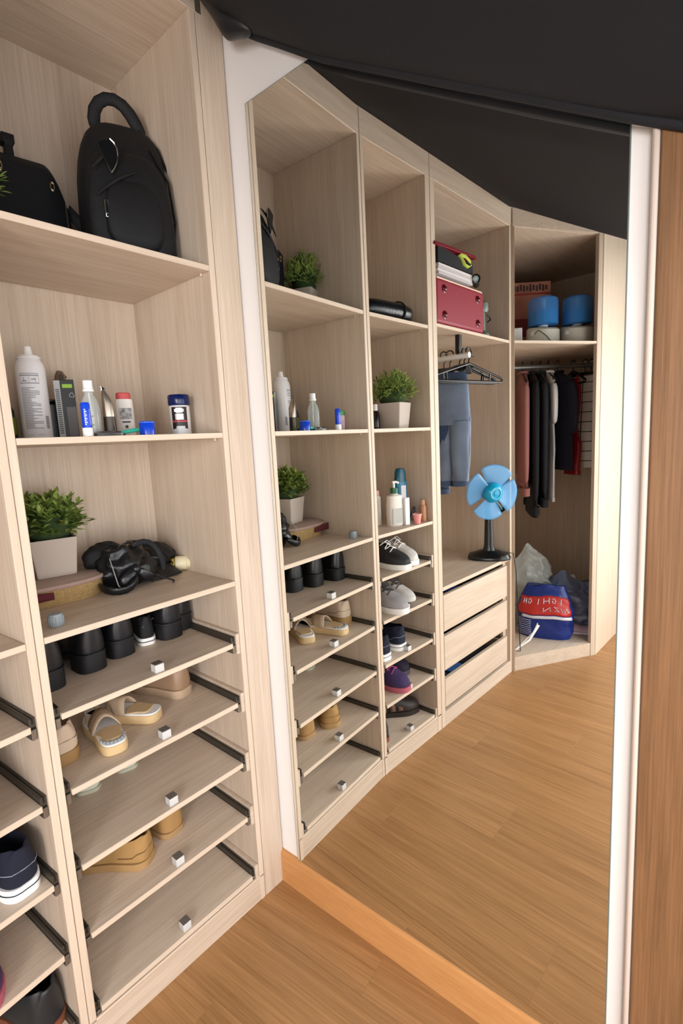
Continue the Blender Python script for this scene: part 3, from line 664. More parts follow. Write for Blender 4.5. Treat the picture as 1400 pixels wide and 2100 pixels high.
k = MB(); k.cbox((-.058, -.1135, .107), (.004, .002, .018)); k.build('zip_pull_slot', M_BLACKP, t)
_before = set(bpy.data.objects)
t = thing('camera_bag', 'black boxy bag with curved flap and metal eyelets at the picture left edge', 'bag', (-0.338, .285, S1+.0006), R(-12))
def flapf(x): return .150-.038*max(0, (x-.045)/.05)**2 if x > .045 else .150
k = MB(); xs = [-.095+.19*i/18 for i in range(19)]
k.loft([[(x, -.045, 0), (x, -.045, flapf(x)-.012), (x, -.033, flapf(x)), (x, .033, flapf(x)), (x, .045, flapf(x)-.012), (x, .045, 0)] for x in xs]); k.build('body', mat('black_neoprene', '#0e1116', .6, bump=.1, bscale=300), t, ang=60)
k = MB(); k.loft([[(.0955, -.042, 0), (.0955, -.042, .10), (.0955, .042, .10), (.0955, .042, 0)], [(.112, -.036, .004), (.112, -.036, .092), (.112, .036, .092), (.112, .036, .004)]]); k.build('side_pocket', FAB, t, bevel=.006)
k = MB(); k.tube([(.096, -.0455, .005), (.096, -.0465, .05), (.094, -.0465, .095)], .0024, 8); k.build('zipper', M_RAIL, t)
k = MB(); k.tube([(.111, -.02, .095), (.135, -.03, .080), (.160, -.035, .050), (.157, -.035, .022), (.13, -.03, .012), (.112, -.02, .012)], .006, 8, rfun=lambda q: (.011, .0025)); k.build('strap', FAB, t)
k = MB(); k.loft([[(-.045, -.012, .150), (-.045, .012, .150), (-.02, .012, .150), (-.02, -.012, .150)], [(-.043, -.012, .172), (-.043, .012, .172), (-.022, .012, .172), (-.022, -.012, .172)], [(-.051, -.015, .174), (-.051, .015, .174), (-.016, .015, .174), (-.016, -.015, .174)], [(-.051, -.015, .186), (-.051, .015, .186), (-.016, .015, .186), (-.016, -.015, .186)]]); k.build('top_loop', FAB, t, bevel=.002)
for (x, z_) in ((.062, .118), (-.075, .128)):
    k = MB(); k.M = Matrix.Translation((x, -.0462, z_)) @ Matrix.Rotation(PI/2, 4, 'X')
    k.tube([(.0055*math.cos(2*PI*i/16), .0055*math.sin(2*PI*i/16), 0) for i in range(16)], .0019, 8, True); k.build('eyelet', mat('brass_pale', '#c9bb96', .25, .9), t)
k = MB(); k.cbox((.108, -.037, .012), (.007, .004, .012)); k.build('buckle', mat('chrome', '#dfe2e4', .12, 1.0), t, bevel=.001)

for _o in set(bpy.data.objects)-_before:
    if _o.type == 'MESH':
        for _v in _o.data.vertices: _v.co.x *= .72; _v.co.y *= 1.0; _v.co.z *= 1.5

# ------------------------------------------------------------------ toiletries on shelf 2
zz = S2+.0004
def print_lines(mb, r, a0, a1, z0, z1, n, seed, cx=0, cy=0):
    rnd = random.Random(seed)
    for i in range(n):
        z = z0+(z1-z0)*i/n; e = a1-(a1-a0)*rnd.choice((0, 0, 0, .25, .5))
        mb.arc(r, a0, e, z, z+(z1-z0)/n*.42, 8, cx, cy)
cz = math.atan2(-.98-.26, -.95+.385)                      # direction from the can to the room
t = thing('spray_can', 'tall white spray can covered in small grey print, leftmost tall can', 'spray can', (-0.385, .272, zz), 0)
k = MB(); k.lathe([(.001, 0), (.0305, 0), (.0315, .003), (.0315, .172), (.0295, .186), (.024, .197), (.0215, .201), (.0215, .206), (.001, .206)], n=32); k.build('body', mat('white_enamel', '#eceaec', .25), t)
k = MB(); k.tube([(.0235*math.cos(2*PI*i/24), .0235*math.sin(2*PI*i/24), .201) for i in range(24)], .0022, 6, True); k.build('collar', M_WHITEP, t)
k = MB(); k.lathe([(.001, .2062), (.0105, .2062), (.0075, .228), (.001, .2285)], n=16); k.build('nozzle', M_WHITEP, t)
k = MB(); print_lines(k, .0315, cz-.75, cz+.45, .030, .130, 26, 3); k.arc(.0315, cz-.75, cz+.5, .137, .139, 10); k.arc(.0315, cz-.75, cz+.5, .160, .1615, 10)
k.arc(.0315, cz-.75, cz-.73, .137, .161, 1); k.arc(.0315, cz-.14, cz-.12, .137, .157, 1); k.arc(.0315, cz+.48, cz+.5, .137, .161, 1); k.arc(.0315, cz-.75, cz+.5, .155, .1575, 10)
k.arc(.0315, cz-.6, cz-.3, .142, .1445, 5); k.arc(.0315, cz+.0, cz+.25, .146, .1485, 5); k.arc(.0315, cz-.5, cz-.46, .142, .152, 2); k.arc(.0315, cz+.25, cz+.29, .141, .151, 2)
k.arc(.0315, cz-.7, cz-.2, .014, .0147, 5); k.arc(.0315, cz+.0, cz+.45, .014, .0147, 5)
q = k.build('label_print', mat('grey_print', '#8e8f95', .6), t, smooth=False); q['kind'] = 'stuff'
k = MB()
for i in range(14): k.arc(.0315, cz+.66, cz+.92, .03+.0022*i, .0312+.0022*i, 4)
q = k.build('barcode', mat('dark_print', '#3d4250', .6), t, smooth=False); q['kind'] = 'stuff'
stretch(t, 0.98, 0.98, 0.93)
t = thing('cologne_bottle', 'glass cologne bottle with green liquid half hidden by the left divider', 'bottle', (-0.447, .300, zz), R(20))
k = MB(); k.loft([oval(.028, .019, 0), oval(.030, .021, .004), oval(.028, .020, .07), oval(.018, .014, .092), oval(.009, .009, .097), oval(.009, .009, .102)]); k.build('glass', mat('blue_grey_glass', '#43535c', .08, trans=.5), t)
k = MB(); k.loft([oval(.0305, .0215, .016), oval(.0305, .0215, .055)]); k.build('green_band', mat('olive_green', '#76802a', .3), t)
k = MB(); k.lathe([(.001, .1022), (.011, .1022), (.011, .122), (.001, .1225)], n=16); k.build('cap', M_RAIL, t)
t = thing('black_toiletry_case', 'black box standing behind the white spray can', 'case', (-0.343, .315, zz), R(-18))
k = MB().cbox((0, 0, .046), (.052, .045, .092)); k.build('case_body', M_BLACKP, t, bevel=.006)
k = MB().cbox((0, 0, .0955), (.050, .043, .006)); k.build('lid', M_BLACKP, t, bevel=.002)
t = thing('black_carton', 'narrow black carton with lime green mark and white side strip', 'box', (-0.318, .262, zz), R(-26))
k = MB().cbox((0, 0, .062), (.042, .030, .124)); k.build('carton_body', mat('black_card', '#1b1c1d', .4), t, bevel=.0012)
k = MB().box(-.0213, -.0154, .004, -.0085, -.0151, .122); k.build('side_strip', mat('light_print_panel', '#b9b9b7', .5), t, smooth=False)
k = MB().box(-.004, -.0156, .107, .017, -.0151, .1145); k.build('lime_mark', mat('lime_print', '#9fd040', .5), t, smooth=False)
k = MB().box(.0, -.0156, .008, .020, -.0151, .068); k.build('grey_panel', mat('grey_print_panel', '#6e6a68', .5), t, smooth=False)
k = MB()
for i in range(22): k.box(-.019, -.0159, .014+.0042*i, -.011, -.0153, .0158+.0042*i)
q = k.build('strip_print', mat('dark_print', '#3d4250', .6), t, smooth=False); q['kind'] = 'stuff'
k = MB()
for a in (0, 120, 240):
    ca, sa = math.cos(R(a+90)), math.sin(R(a+90)); cb, sb = math.cos(R(a+195)), math.sin(R(a+195))
    k.tube([(.014+.006*ca, -.0156, .092+.006*sa), (.014+.006*cb, -.0156, .092+.006*sb)], .0008, 5)
q = k.build('recycling_mark', mat('light_print_panel', '#b9b9b7', .5), t); q['kind'] = 'stuff'
TR = mat('bronze_metal', '#8f8071', .25, .85)
stretch(t, 1, 1, 1.14)
t = thing('hair_clipper', 'bronze hair clipper head showing above the black carton', 'clipper', (-0.296, .318, zz), R(-25))
k = MB(); k.loft([oval(.013, .012, 0), oval(.017, .013, .07), oval(.016, .012, .11), oval(.012, .009, .142), oval(.007, .006, .152)]); k.build('grip', TR, t)
k = MB(); k.tube([(-.004, -.004, .152), (.004, -.004, .150), (.014, -.002, .138)], .002, 6); k.build('blade_guard', M_BLACKP, t)
stretch(t, 1, 1, 1.12)
t = thing('spray_bottle', 'clear plastic spray bottle with white cap behind the blue glue stick', 'bottle', (-0.356, .088, zz), 0)
CL = mat('clear_plastic', '#cfd6d2', .06, alpha=.38)
k = MB(); k.lathe([(.001, 0), (.0185, 0), (.0195, .003), (.0195, .062), (.016, .078), (.009, .090), (.009, .096), (.001, .096)], n=24); k.build('bottle_body', CL, t)
k = MB(); k.lathe([(.001, .0962), (.0112, .0962), (.0112, .101), (.0096, .103), (.0096, .119), (.001, .1195)], n=20); k.build('cap', M_WHITEP, t)
k = MB(); k.tube([(0, 0, .095), (.002, 0, .05), (.006, 0, .006)], .0015, 6); k.build('dip_tube', M_WHITEP, t)
ca = math.atan2(-1.06, -.60)
k = MB()
for i in range(7): k.arc(.0195, ca-.5+.13*(i % 3), ca-.3+.22*(i % 3)+.1, .012+.006*i, .015+.006*i, 4)
q = k.build('leaf_print', mat('grey_green_print', '#7e8c78', .5), t, smooth=False); q['kind'] = 'stuff'
t = thing('glue_stick', 'blue tube stick with white base at the shelf front', 'tube', (-0.402, .024, zz), 0)
k = MB(); k.lathe([(.001, 0), (.0098, 0), (.0098, .017), (.001, .0172)], n=20); k.build('base', M_WHITEP, t)
k = MB(); k.lathe([(.0085, .0174), (.0088, .018), (.0088, .064), (.007, .0672), (.001, .0678)], n=20); k.build('barrel', mat('cobalt_plastic', '#0d45d4', .3), t)
ca = math.atan2(-1.0, -.55)
k = MB()
for i in range(9): k.arc(.0088, ca-.35, ca-.05+(i % 2)*.2, .023+.0036*i, .0248+.0036*i, 3); k.arc(.0088, ca+.75, ca+.9, .023+.0036*i, .0248+.0036*i, 3)
q = k.build('white_print', M_WHITEP, t, smooth=False); q['kind'] = 'stuff'
t = thing('nose_trimmer', 'silver and dark grey trimmer standing upright left of the talc bottle', 'trimmer', (-0.296, .120, zz), R(-20))
k = MB(); k.loft([oval(.0125, .011, 0), oval(.0132, .0115, .02), oval(.0125, .011, .046)]); k.build('grip', mat('gunmetal', '#4c4640', .35, .7), t)
k = MB(); k.loft([oval(.0125, .011, .0462), oval(.0122, .0108, .075), [(x-.003, y, z) for x, y, z in oval(.0085, .008, .092)], [(x-.007, y, z) for x, y, z in oval(.003, .004, .106)]]); k.build('head', mat('satin_steel', '#b5a89a', .3, .9), t)
k = MB(); k.tube([(-.007, 0, .1062), (-.009, 0, .111), (-.012, 0, .114)], .0022, 6, rfun=lambda q: (.004*(1-q)+.001, .0012)); k.build('tip', mat('chrome', '#dfe2e4', .12, 1.0), t)
t = thing('talc_bottle', 'white powder bottle with red cap and grey picture label', 'bottle', (-0.228, .165, zz), R(-26))
k = MB(); k.loft([oval(.026, .017, 0), oval(.027, .018, .004), oval(.026, .0175, .072), oval(.024, .016, .076)]); k.build('bottle_body', mat('ivory_plastic', '#e6dfd6', .45), t)
k = MB(); k.loft([oval(.021, .013, .0762), oval(.021, .013, .087), oval(.019, .011, .089)]); k.build('cap', mat('red_plastic', '#c64a48', .4), t)
k = MB(); k.box(-.017, -.0183, .036, .018, -.0176, .058); k.build('label_panel', mat('grey_picture', '#8d8b8a', .5, var=.9, vscale=110), t, smooth=False)
k = MB(); k.box(-.004, -.0183, .018, .004, -.0176, .024); k.box(-.012, -.0183, .029, .012, -.0176, .032); q = k.build('label_print', mat('dark_print', '#3d4250', .6), t, smooth=False); q['kind'] = 'stuff'
stretch(t, 0.78, 0.9, 1.2)
t = thing('razor', 'turquoise disposable razor lying beside the blue cap', 'razor', (-0.292, .045, zz+.006), R(-8))
k = MB(); k.tube([(-.03, 0, .0), (-.012, 0, .003), (.015, 0, .007), (.04, 0, .009)], .004, 8, rfun=lambda q: (.0042, .0032+.0016*q)); k.build('handle', mat('turquoise_plastic', '#2fb596', .4), t)
k = MB().cbox((-.036, 0, -.0005), (.011, .036, .009)); k.build('head', M_BLACKP, t, bevel=.001)
t = thing('soap_dish', 'flat dark plastic dish lying in front of the trimmer', 'dish', (-0.345, .052, zz), R(-10))
k = MB(); k.loft([oval(.036, .02, 0), oval(.036, .02, .006), oval(.02, .012, .011)]); k.build('dish_shell', mat('smoke_plastic', '#4b5156', .25), t)
k = MB(); k.tube(oval(.036, .02, .003), .0012, 6, True); k.build('lip', M_RAIL, t)
t = thing('blue_cap', 'glossy royal blue screw cap at the front of the middle shelf', 'cap', (-0.262, .030, zz), 0)
k = MB(); k.lathe([(.001, 0), (.0152, 0), (.0152, .026), (.0142, .0275), (.001, .0276)], n=28); k.build('shell', mat('royal_blue_plastic', '#0b3fc4', .2), t)
k = MB(); k.tube([(.0153*math.cos(2*PI*i/28), .0153*math.sin(2*PI*i/28), .0255) for i in range(28)], .0008, 6, True); k.build('lip', mat('light_blue_plastic', '#5a86e6', .2), t)
stretch(t, 1.1, 1.1, 1.1)
t = thing('deodorant_jar', 'white jar with navy lid and black red label at the right of the shelf', 'jar', (-0.126, .088, zz), 0)
ca = math.atan2(-1.05, -.83)
k = MB(); k.lathe([(.001, 0), (.0215, 0), (.0222, .003), (.0222, .058), (.021, .0605), (.001, .061)], n=32); k.build('jar_body', mat('pearl_plastic', '#dcdad8', .3), t)
k = MB(); k.lathe([(.0222, .0612), (.0232, .063), (.0232, .080), (.0215, .0825), (.001, .083)], n=32); k.build('lid', mat('navy_plastic', '#0a1a4e', .22), t)
k = MB(); k.arc(.0222, ca-.8, ca+.72, .012, .057, 14); k.build('label_black', mat('label_black', '#1d1a1c', .4), t, smooth=False)
k = MB(); k.arc(.0224, ca-.8, ca+.72, .026, .0295, 14); k.build('label_red_stripe', mat('label_red', '#b23a40', .4), t, smooth=False)
k = MB(); k.arc(.0224, ca-.5, ca+.4, .047, .053, 10); k.arc(.0224, ca-.35, ca+.25, .045, .055, 8); k.build('label_emblem', M_WHITEP, t, smooth=False)
k = MB(); k.arc(.0224, ca-.45, ca+.35, .031, .043, 10); k.build('label_shine', mat('label_silver', '#c9bdb6', .3, .4), t, smooth=False)
k = MB(); k.arc(.0225, ca-.55, ca+.55, .001, .013, 10); k.arc(.0225, ca-.4, ca+.4, .012, .018, 10); k.build('label_disc', mat('label_pale', '#d4d5d6', .3), t, smooth=False)
stretch(t, 1.13, 1.13, 1.2)
t = thing('lip_balm', 'small pink and white bottle with green cap, seen in the mirror beside the blue stick', 'bottle', (-0.515, .115, zz), R(30))
k = MB(); k.loft([oval(.012, .009, 0), oval(.0125, .0095, .03), oval(.0125, .0095, .052)]); k.build('bottle_body', mat('pink_white_print', '#e8c9cf', .4, var=.25, vscale=90), t)
k = MB(); k.lathe([(.001, .0522), (.0112, .0522), (.0112, .066), (.0095, .068), (.001, .0682)], n=20); k.build('cap', mat('green_cap', '#4cb85f', .4), t)

# ------------------------------------------------------------------ second cabinet, upper shelves (mirror side)
t = thing('black_roll', 'rolled black pouch on the top shelf of the second cabinet, seen in the mirror', 'pouch', (-0.735, .075, S1+.0005), R(4))
k = MB(); k.loft([[(x, .045*math.cos(a)*s_2, .036+.036*math.sin(a)*(s_2 if math.sin(a) > 0 else 1)*(1+.05*math.cos(5*a+x*60))) for a in [2*PI*i/20 for i in range(20)]] for x, s_2 in ((-.125, .5), (-.12, .85), (-.06, 1), (0, .97), (.06, 1.0), (.12, .8), (.125, .4))]); k.build('roll_body', LEA, t, sub=1)
k = MB(); k.tube([(-.06+.0005, .047*math.cos(a), .037+.038*math.sin(a)) for a in [2*PI*i/20 for i in range(20)]], .003, 6, True, ); k.build('strap', FAB, t)
t = thing('dark_bottle', 'dark brown bottle with white cap beside the plant on the middle shelf', 'bottle', (-0.722, .13, S2+.0004), 0)
k = MB(); k.lathe([(.001, 0), (.016, 0), (.0165, .003), (.0165, .055), (.012, .066), (.008, .07), (.001, .0702)], n=20); k.build('bottle_body', mat('brown_glass', '#27161a', .15), t)
k = MB(); k.lathe([(.001, .0704), (.0095, .0704), (.0088, .094), (.001, .0945)], n=16); k.build('cap', M_WHITEP, t)
z3 = S3+.0004
t = thing('lotion_bottle', 'white lotion pump bottle with green collar in the second cabinet', 'bottle', (-0.765, .088, z3), R(20))
k = MB(); k.loft([oval(.031, .021, 0), oval(.033, .0225, .004), oval(.033, .0225, .085), oval(.030, .020, .118), oval(.014, .012, .124), oval(.013, .011, .127)]); k.build('bottle_body', mat('ivory_plastic', '#e6dfd6', .45), t)
k = MB(); k.lathe([(.001, .1272), (.0155, .1272), (.0145, .148), (.001, .1485)], n=20); k.build('collar', mat('dark_green_plastic', '#1c5a34', .4), t)
k = MB(); k.tube([(0, 0, .148), (0, 0, .168)], .0045, 10); k.tube([(.006, 0, .170), (-.01, 0, .171), (-.022, 0, .166)], .0045, 8); k.build('pump', M_WHITEP, t)
k = MB(); k.box(-.022, -.0228, .012, .022, -.0222, .07)
k.build('label_panel', mat('grey_label', '#b9b7b2', .5), t, smooth=False)
t = thing('white_tube', 'slim white box standing against the lotion bottle', 'box', (-0.800, .058, z3), R(15))
k = MB().cbox((0, 0, .052), (.022, .018, .104)); k.build('box_body', M_WHITEP, t, bevel=.0015)
k = MB().cbox((0, 0, .1055), (.021, .017, .003)); k.build('box_flap', M_WHITEP, t)
t = thing('pink_cap_bottle', 'white bottle with pink cap behind the lotion bottle', 'bottle', (-0.742, .165, z3), 0)
k = MB(); k.lathe([(.001, 0), (.021, 0), (.0215, .003), (.0215, .11), (.016, .118), (.001, .1185)], n=24); k.build('bottle_body', mat('ivory_plastic', '#e6dfd6', .45), t)
k = MB(); k.lathe([(.001, .1187), (.0165, .1187), (.0165, .138), (.001, .1385)], n=20); k.build('cap', mat('rose_plastic', '#d9a3a5', .4), t)
t = thing('shampoo_bottle', 'tall teal blue shampoo bottle in the second cabinet', 'bottle', (-0.848, .118, z3), R(10))
k = MB(); k.loft([oval(.022, .015, 0), oval(.026, .017, .005), oval(.031, .019, .10), oval(.028, .018, .165)]); k.build('bottle_body', mat('teal_plastic', '#0f6d8f', .3, var=.12, vscale=14), t)
k = MB(); k.loft([oval(.027, .0175, .1655), oval(.024, .016, .205), oval(.017, .013, .218), oval(.004, .004, .2195)]); k.build('cap', mat('deep_teal_plastic', '#0b5064', .3), t)
k = MB(); k.box(-.012, -.0192, .085, .014, -.0184, .15); k.build('label_panel', mat('pale_label', '#d9d3d6', .5), t, smooth=False)
k = MB(); k.loft([oval(.0268, .0176, .012), oval(.0285, .0184, .045)]); k.build('blue_band', mat('cobalt_band', '#1258c8', .3), t)
t = thing('pink_cup', 'small pink cup at the shelf edge of the second cabinet', 'cup', (-0.842, .036, z3), 0)
k = MB(); k.lathe([(.001, 0), (.012, 0), (.0175, .038), (.016, .038), (.011, .003), (.001, .003)], n=24); k.build('cup_body', mat('coral_pink', '#f09a94', .45), t)
k = MB(); k.tube([(.0175*math.cos(2*PI*i/24), .0175*math.sin(2*PI*i/24), .038) for i in range(24)], .0013, 6, True); k.build('lip', mat('pale_pink', '#f4c8c2', .45), t)
t = thing('hair_tie', 'black hair tie looped up behind the pink cup', 'hair tie', (-0.858, .066, z3), 0)
k = MB(); k.tube([(.026, .0, .003), (.020, .002, .018), (.012, .004, .034), (.0, .004, .050), (-.010, .004, .062), (-.018, .004, .058), (-.016, .004, .044), (-.004, .002, .036), (.008, 0, .034)], .0028, 8); k.build('loop', FAB, t)
t = thing('brown_bottle', 'amber brown tube standing at the far end of the third shelf', 'bottle', (-0.902, .050, z3), 0)
k = MB(); k.lathe([(.001, 0), (.013, 0), (.014, .003), (.014, .06), (.011, .066), (.001, .0665)], n=20); k.build('bottle_body', mat('amber_plastic', '#b9825a', .4), t)
k = MB(); k.lathe([(.001, .0667), (.0105, .0667), (.009, .088), (.001, .0885)], n=16); k.build('cap', mat('amber_cap', '#c39270', .4), t)

# ================================================================== DRAWER WARDROBE (seen in the mirror)
zc3 = 1.7035
t = thing('red_case', 'dark red case with corner studs and cream piping on the wardrobe shelf', 'case', (-1.185, .105, zc3), 0)
RED = mat('dark_red_leatherette', '#8c2434', .5, bump=.2, bscale=400)
k = MB().cbox((0, 0, .091), (.390, .17, .176)); k.build('case_body', RED, t, bevel=.014, seg=4)
k = MB(); k.box(-.19, -.080, .0, .19, .080, .004); k.build('base', mat('deep_red', '#5a141f', .6), t, bevel=.001)
k = MB(); rr = [(.188, -.0835, .176), (-.17, -.0835, .1765), (-.186, -.078, .175), (-.1915, -.06, .174), (-.1915, .07, .174)]; k.tube(rr, .003, 8); k.build('piping', mat('cream_piping', '#e6c7b4', .5), t)
for x in (-.135, .135):
    for z_ in (.040, .140):
        k = MB(); k.M = Matrix.Translation((x, -.085, z_)) @ Matrix.Rotation(PI/2, 4, 'X'); k.lathe([(.0165, 0), (.0165, .002), (.013, .003), (.012, .006), (.007, .010), (.001, .011)], n=18); k.build('stud', mat('deep_red_gloss', '#641522', .25), t)
k = MB(); k.tube([(-.05, -.02, .180), (-.05, -.02, .186), (.05, -.02, .186), (.05, -.02, .180)], .004, 8); k.build('handle', RED, t)
t = thing('magazine_stack', 'thin stack of white magazines lying on the red case', 'magazines', (-1.135, .10, zc3+.189), 0)
for i in range(4):
    k = MB().box(-.135+.004*(i % 2), -.085, .0105*i, .13+.003*((i*2) % 3), .075, .0105*i+.0098); k.build('magazine', mat('paper_white', '#d9d3d3', .6) if i % 2 else mat('paper_grey', '#c3bdbe', .6), t, bevel=.0008, seg=1)
t = thing('black_folder', 'black fabric folder with lime green strap on the magazines', 'folder', (-1.135, .10, zc3+.2316), 0)
k = MB(); k.loft([[(x, -.086, .002), (x, -.086, .05+.008*math.sin(x*14)), (x, .07, .052), (x, .07, .002)] for x in [-.135+.27*i/10 for i in range(11)]]); k.build('folder_body', mat('black_nylon', '#15161a', .6), t, ang=50)
k = MB(); k.tube([(-.03, -.09, .058), (-.06, -.096, .056), (-.095, -.098, .042), (-.105, -.096, .030), (-.085, -.094, .018), (-.055, -.092, .024), (-.04, -.09, .042), (-.02, -.088, .056)], .004, 8, rfun=lambda q: (.0075, .0015)); k.build('lime_strap', mat('lime_webbing', '#b9cf55', .7), t)
t = thing('red_folder', 'dark red folder lying tilted on top of the black folder', 'folder', (-1.13, .10, zc3+.293), 0)
k = MB(); k.M = Matrix.Rotation(R(2), 4, 'Y')
k.loft([[(x, -.095, 0), (x, -.095, .004), (x, .08, .004), (x, .08, 0)] for x in (-.165, .16)]); k.build('cover', mat('crimson_card', '#7d1526', .45), t, bevel=.001)
k = MB(); k.M = Matrix.Rotation(R(2), 4, 'Y')
k.loft([[(x, -.090, .0046), (x, -.090, .013), (x, .078, .013), (x, .078, .0046)] for x in (-.16, .155)]); k.build('cover', mat('crimson_card', '#7d1526', .45), t, bevel=.001)
t = thing('flashlight', 'small flashlight with round white lens beside the black folder', 'flashlight', (-1.292, .012, zc3+.215), R(63))
k = MB(); k.M = Matrix.Rotation(PI/2, 4, 'X'); k.lathe([(.001, -.07), (.0145, -.07), (.0145, -.01), (.0195, .004), (.0195, .020), (.017, .021)], n=20); k.build('barrel', M_BLACKP, t)
k = MB(); k.M = Matrix.Rotation(PI/2, 4, 'X'); k.lathe([(.0165, .0205), (.001, .0225)], n=20); k.build('lens', mat('lens_white', '#d5e6e8', .15), t)
k = MB(); k.M = Matrix.Rotation(PI/2, 4, 'X')
for i in range(7):
    a = 2*PI*i/7; k.add([(.010*math.cos(a)+.0028*math.cos(b), .010*math.sin(a)+.0028*math.sin(b), .0225) for b in [2*PI*j/8 for j in range(8)]], [tuple(range(8))])
q = k.build('led_dots', mat('led_grey', '#7e9ca0', .3), t, smooth=False); q['kind'] = 'stuff'
t = thing('lantern', 'grey green camping lantern standing right of the red case', 'lantern', (-1.440, .070, zc3), 0)
GG = mat('grey_green_plastic', '#68756b', .4)
k = MB(); k.lathe([(.001, 0), (.040, 0), (.040, .012), (.030, .024), (.022, .03), (.020, .11), (.001, .11)], n=24); k.build('base', GG, t)
k = MB(); k.lathe([(.001, .1102), (.030, .1102), (.036, .122), (.034, .150), (.022, .160), (.001, .161)], n=24); k.build('head', GG, t)
k = MB(); k.tube([(-.020, -.022, .10), (-.034, -.030, .092), (-.036, -.03, .078), (-.024, -.022, .070)], .004, 8); k.build('handle_ring', M_BLACKP, t)

def make_hanger(label, loc, rz, wdt=.21, group='black plastic clothes hangers', hook=True):
    t = thing('clothes_hanger', label, 'hanger', loc, rz, group)
    k = MB(); a_ = [(0.016*math.cos(R(a)), 0, .0025+.016*math.sin(R(a))-.0) for a in range(-20, 200, 20)]
    k.tube(a_+[(-.013, 0, -.018), (0, 0, -.032), (0, 0, -.052)], .0028, 8); k.build('hook', M_BLACKP, t)
    k = MB(); k.tube([(0, 0, -.048), (.03, 0, -.056), (wdt*.6, 0, -.083), (wdt-.01, 0, -.104), (wdt, 0, -.113), (wdt-.008, 0, -.122), (0, 0, -.122), (-wdt+.008, 0, -.122), (-wdt, 0, -.113), (-wdt+.01, 0, -.104), (-wdt*.6, 0, -.083), (-.03, 0, -.056)], .0055, 8, True); k.build('frame', M_BLACKP, t)
    k = MB(); k.tube([(-wdt*.62, 0, -.086), (-wdt*.60, 0, -.121)], .0035, 6); k.build('brace', M_BLACKP, t)
    k = MB(); k.tube([(wdt*.62, 0, -.086), (wdt*.60, 0, -.121)], .0035, 6); k.build('brace', M_BLACKP, t)
    return t
RX, RZ_ = -1.215, 1.6125
for i, (y, a, lab) in enumerate(((.008, 12, 'frontmost empty black hanger at the end of the short white rod'), (.030, 9, 'empty black hanger second from the end of the short white rod'), (.052, 14, 'third empty black hanger on the short white rod'))):
    make_hanger(lab, (RX, y, RZ_-.001*i), R(a), .222)
def clip_hanger(label, loc, rz, wdt=.10):
    t = thing('clip_hanger', label, 'hanger', loc, rz, 'trouser hangers with clips')
    k = MB(); k.tube([(0.016*math.cos(R(a)), 0, .0025+.016*math.sin(R(a))) for a in range(-20, 200, 20)]+[(-.013, 0, -.018), (0, 0, -.032), (0, 0, -.055)], .0028, 8); k.build('hook', M_BLACKP, t)
    k = MB(); k.cbox((0, 0, -.060), (wdt*2, .008, .012)); k.build('bar', M_BLACKP, t, bevel=.002)
    for sx in (-1, 1):
        k = MB(); k.loft([[(sx*wdt*.8-.012, -.012, -.052), (sx*wdt*.8+.012, -.012, -.052), (sx*wdt*.8+.012, .012, -.052), (sx*wdt*.8-.012, .012, -.052)], [(sx*wdt*.8-.014, -.008, -.088), (sx*wdt*.8+.014, -.008, -.088), (sx*wdt*.8+.014, .008, -.088), (sx*wdt*.8-.014, .008, -.088)]]); k.build('clip', M_BLACKP, t, bevel=.002)
    return t
def garment(mb, prof, seed, n=28, folds=7, amp=.18, e=2.4):
    """hanging cloth: prof = [(z, half width, half thickness)]"""
    rings = []
    for j, (z, a, b) in enumerate(prof):
        ring = []
        for i in range(n):
            q = 2*PI*i/n; cx_, sy_ = math.cos(q), math.sin(q)
            x = a*abs(cx_)**(2/e)*(1 if cx_ > 0 else -1); y = b*abs(sy_)**(2/e)*(1 if sy_ > 0 else -1)
            fo = 1+amp*min(1, max(0, -(z+.1)*2.4))*math.sin(folds*cx_*2.2+seed+z*2.0)
            ring.append((x+.006*nz(z*9, seed, q), y*fo+.008*nz(x*8, z*5, seed), z))
        rings.append(ring)
    return mb.loft(rings)
def subdiv(prof, m=5):
    out = []
    for (a, b) in zip(prof, prof[1:]):
        for i in range(m): out.append(tuple(a[k]+(b[k]-a[k])*i/m for k in range(3)))
    return out+[prof[-1]]
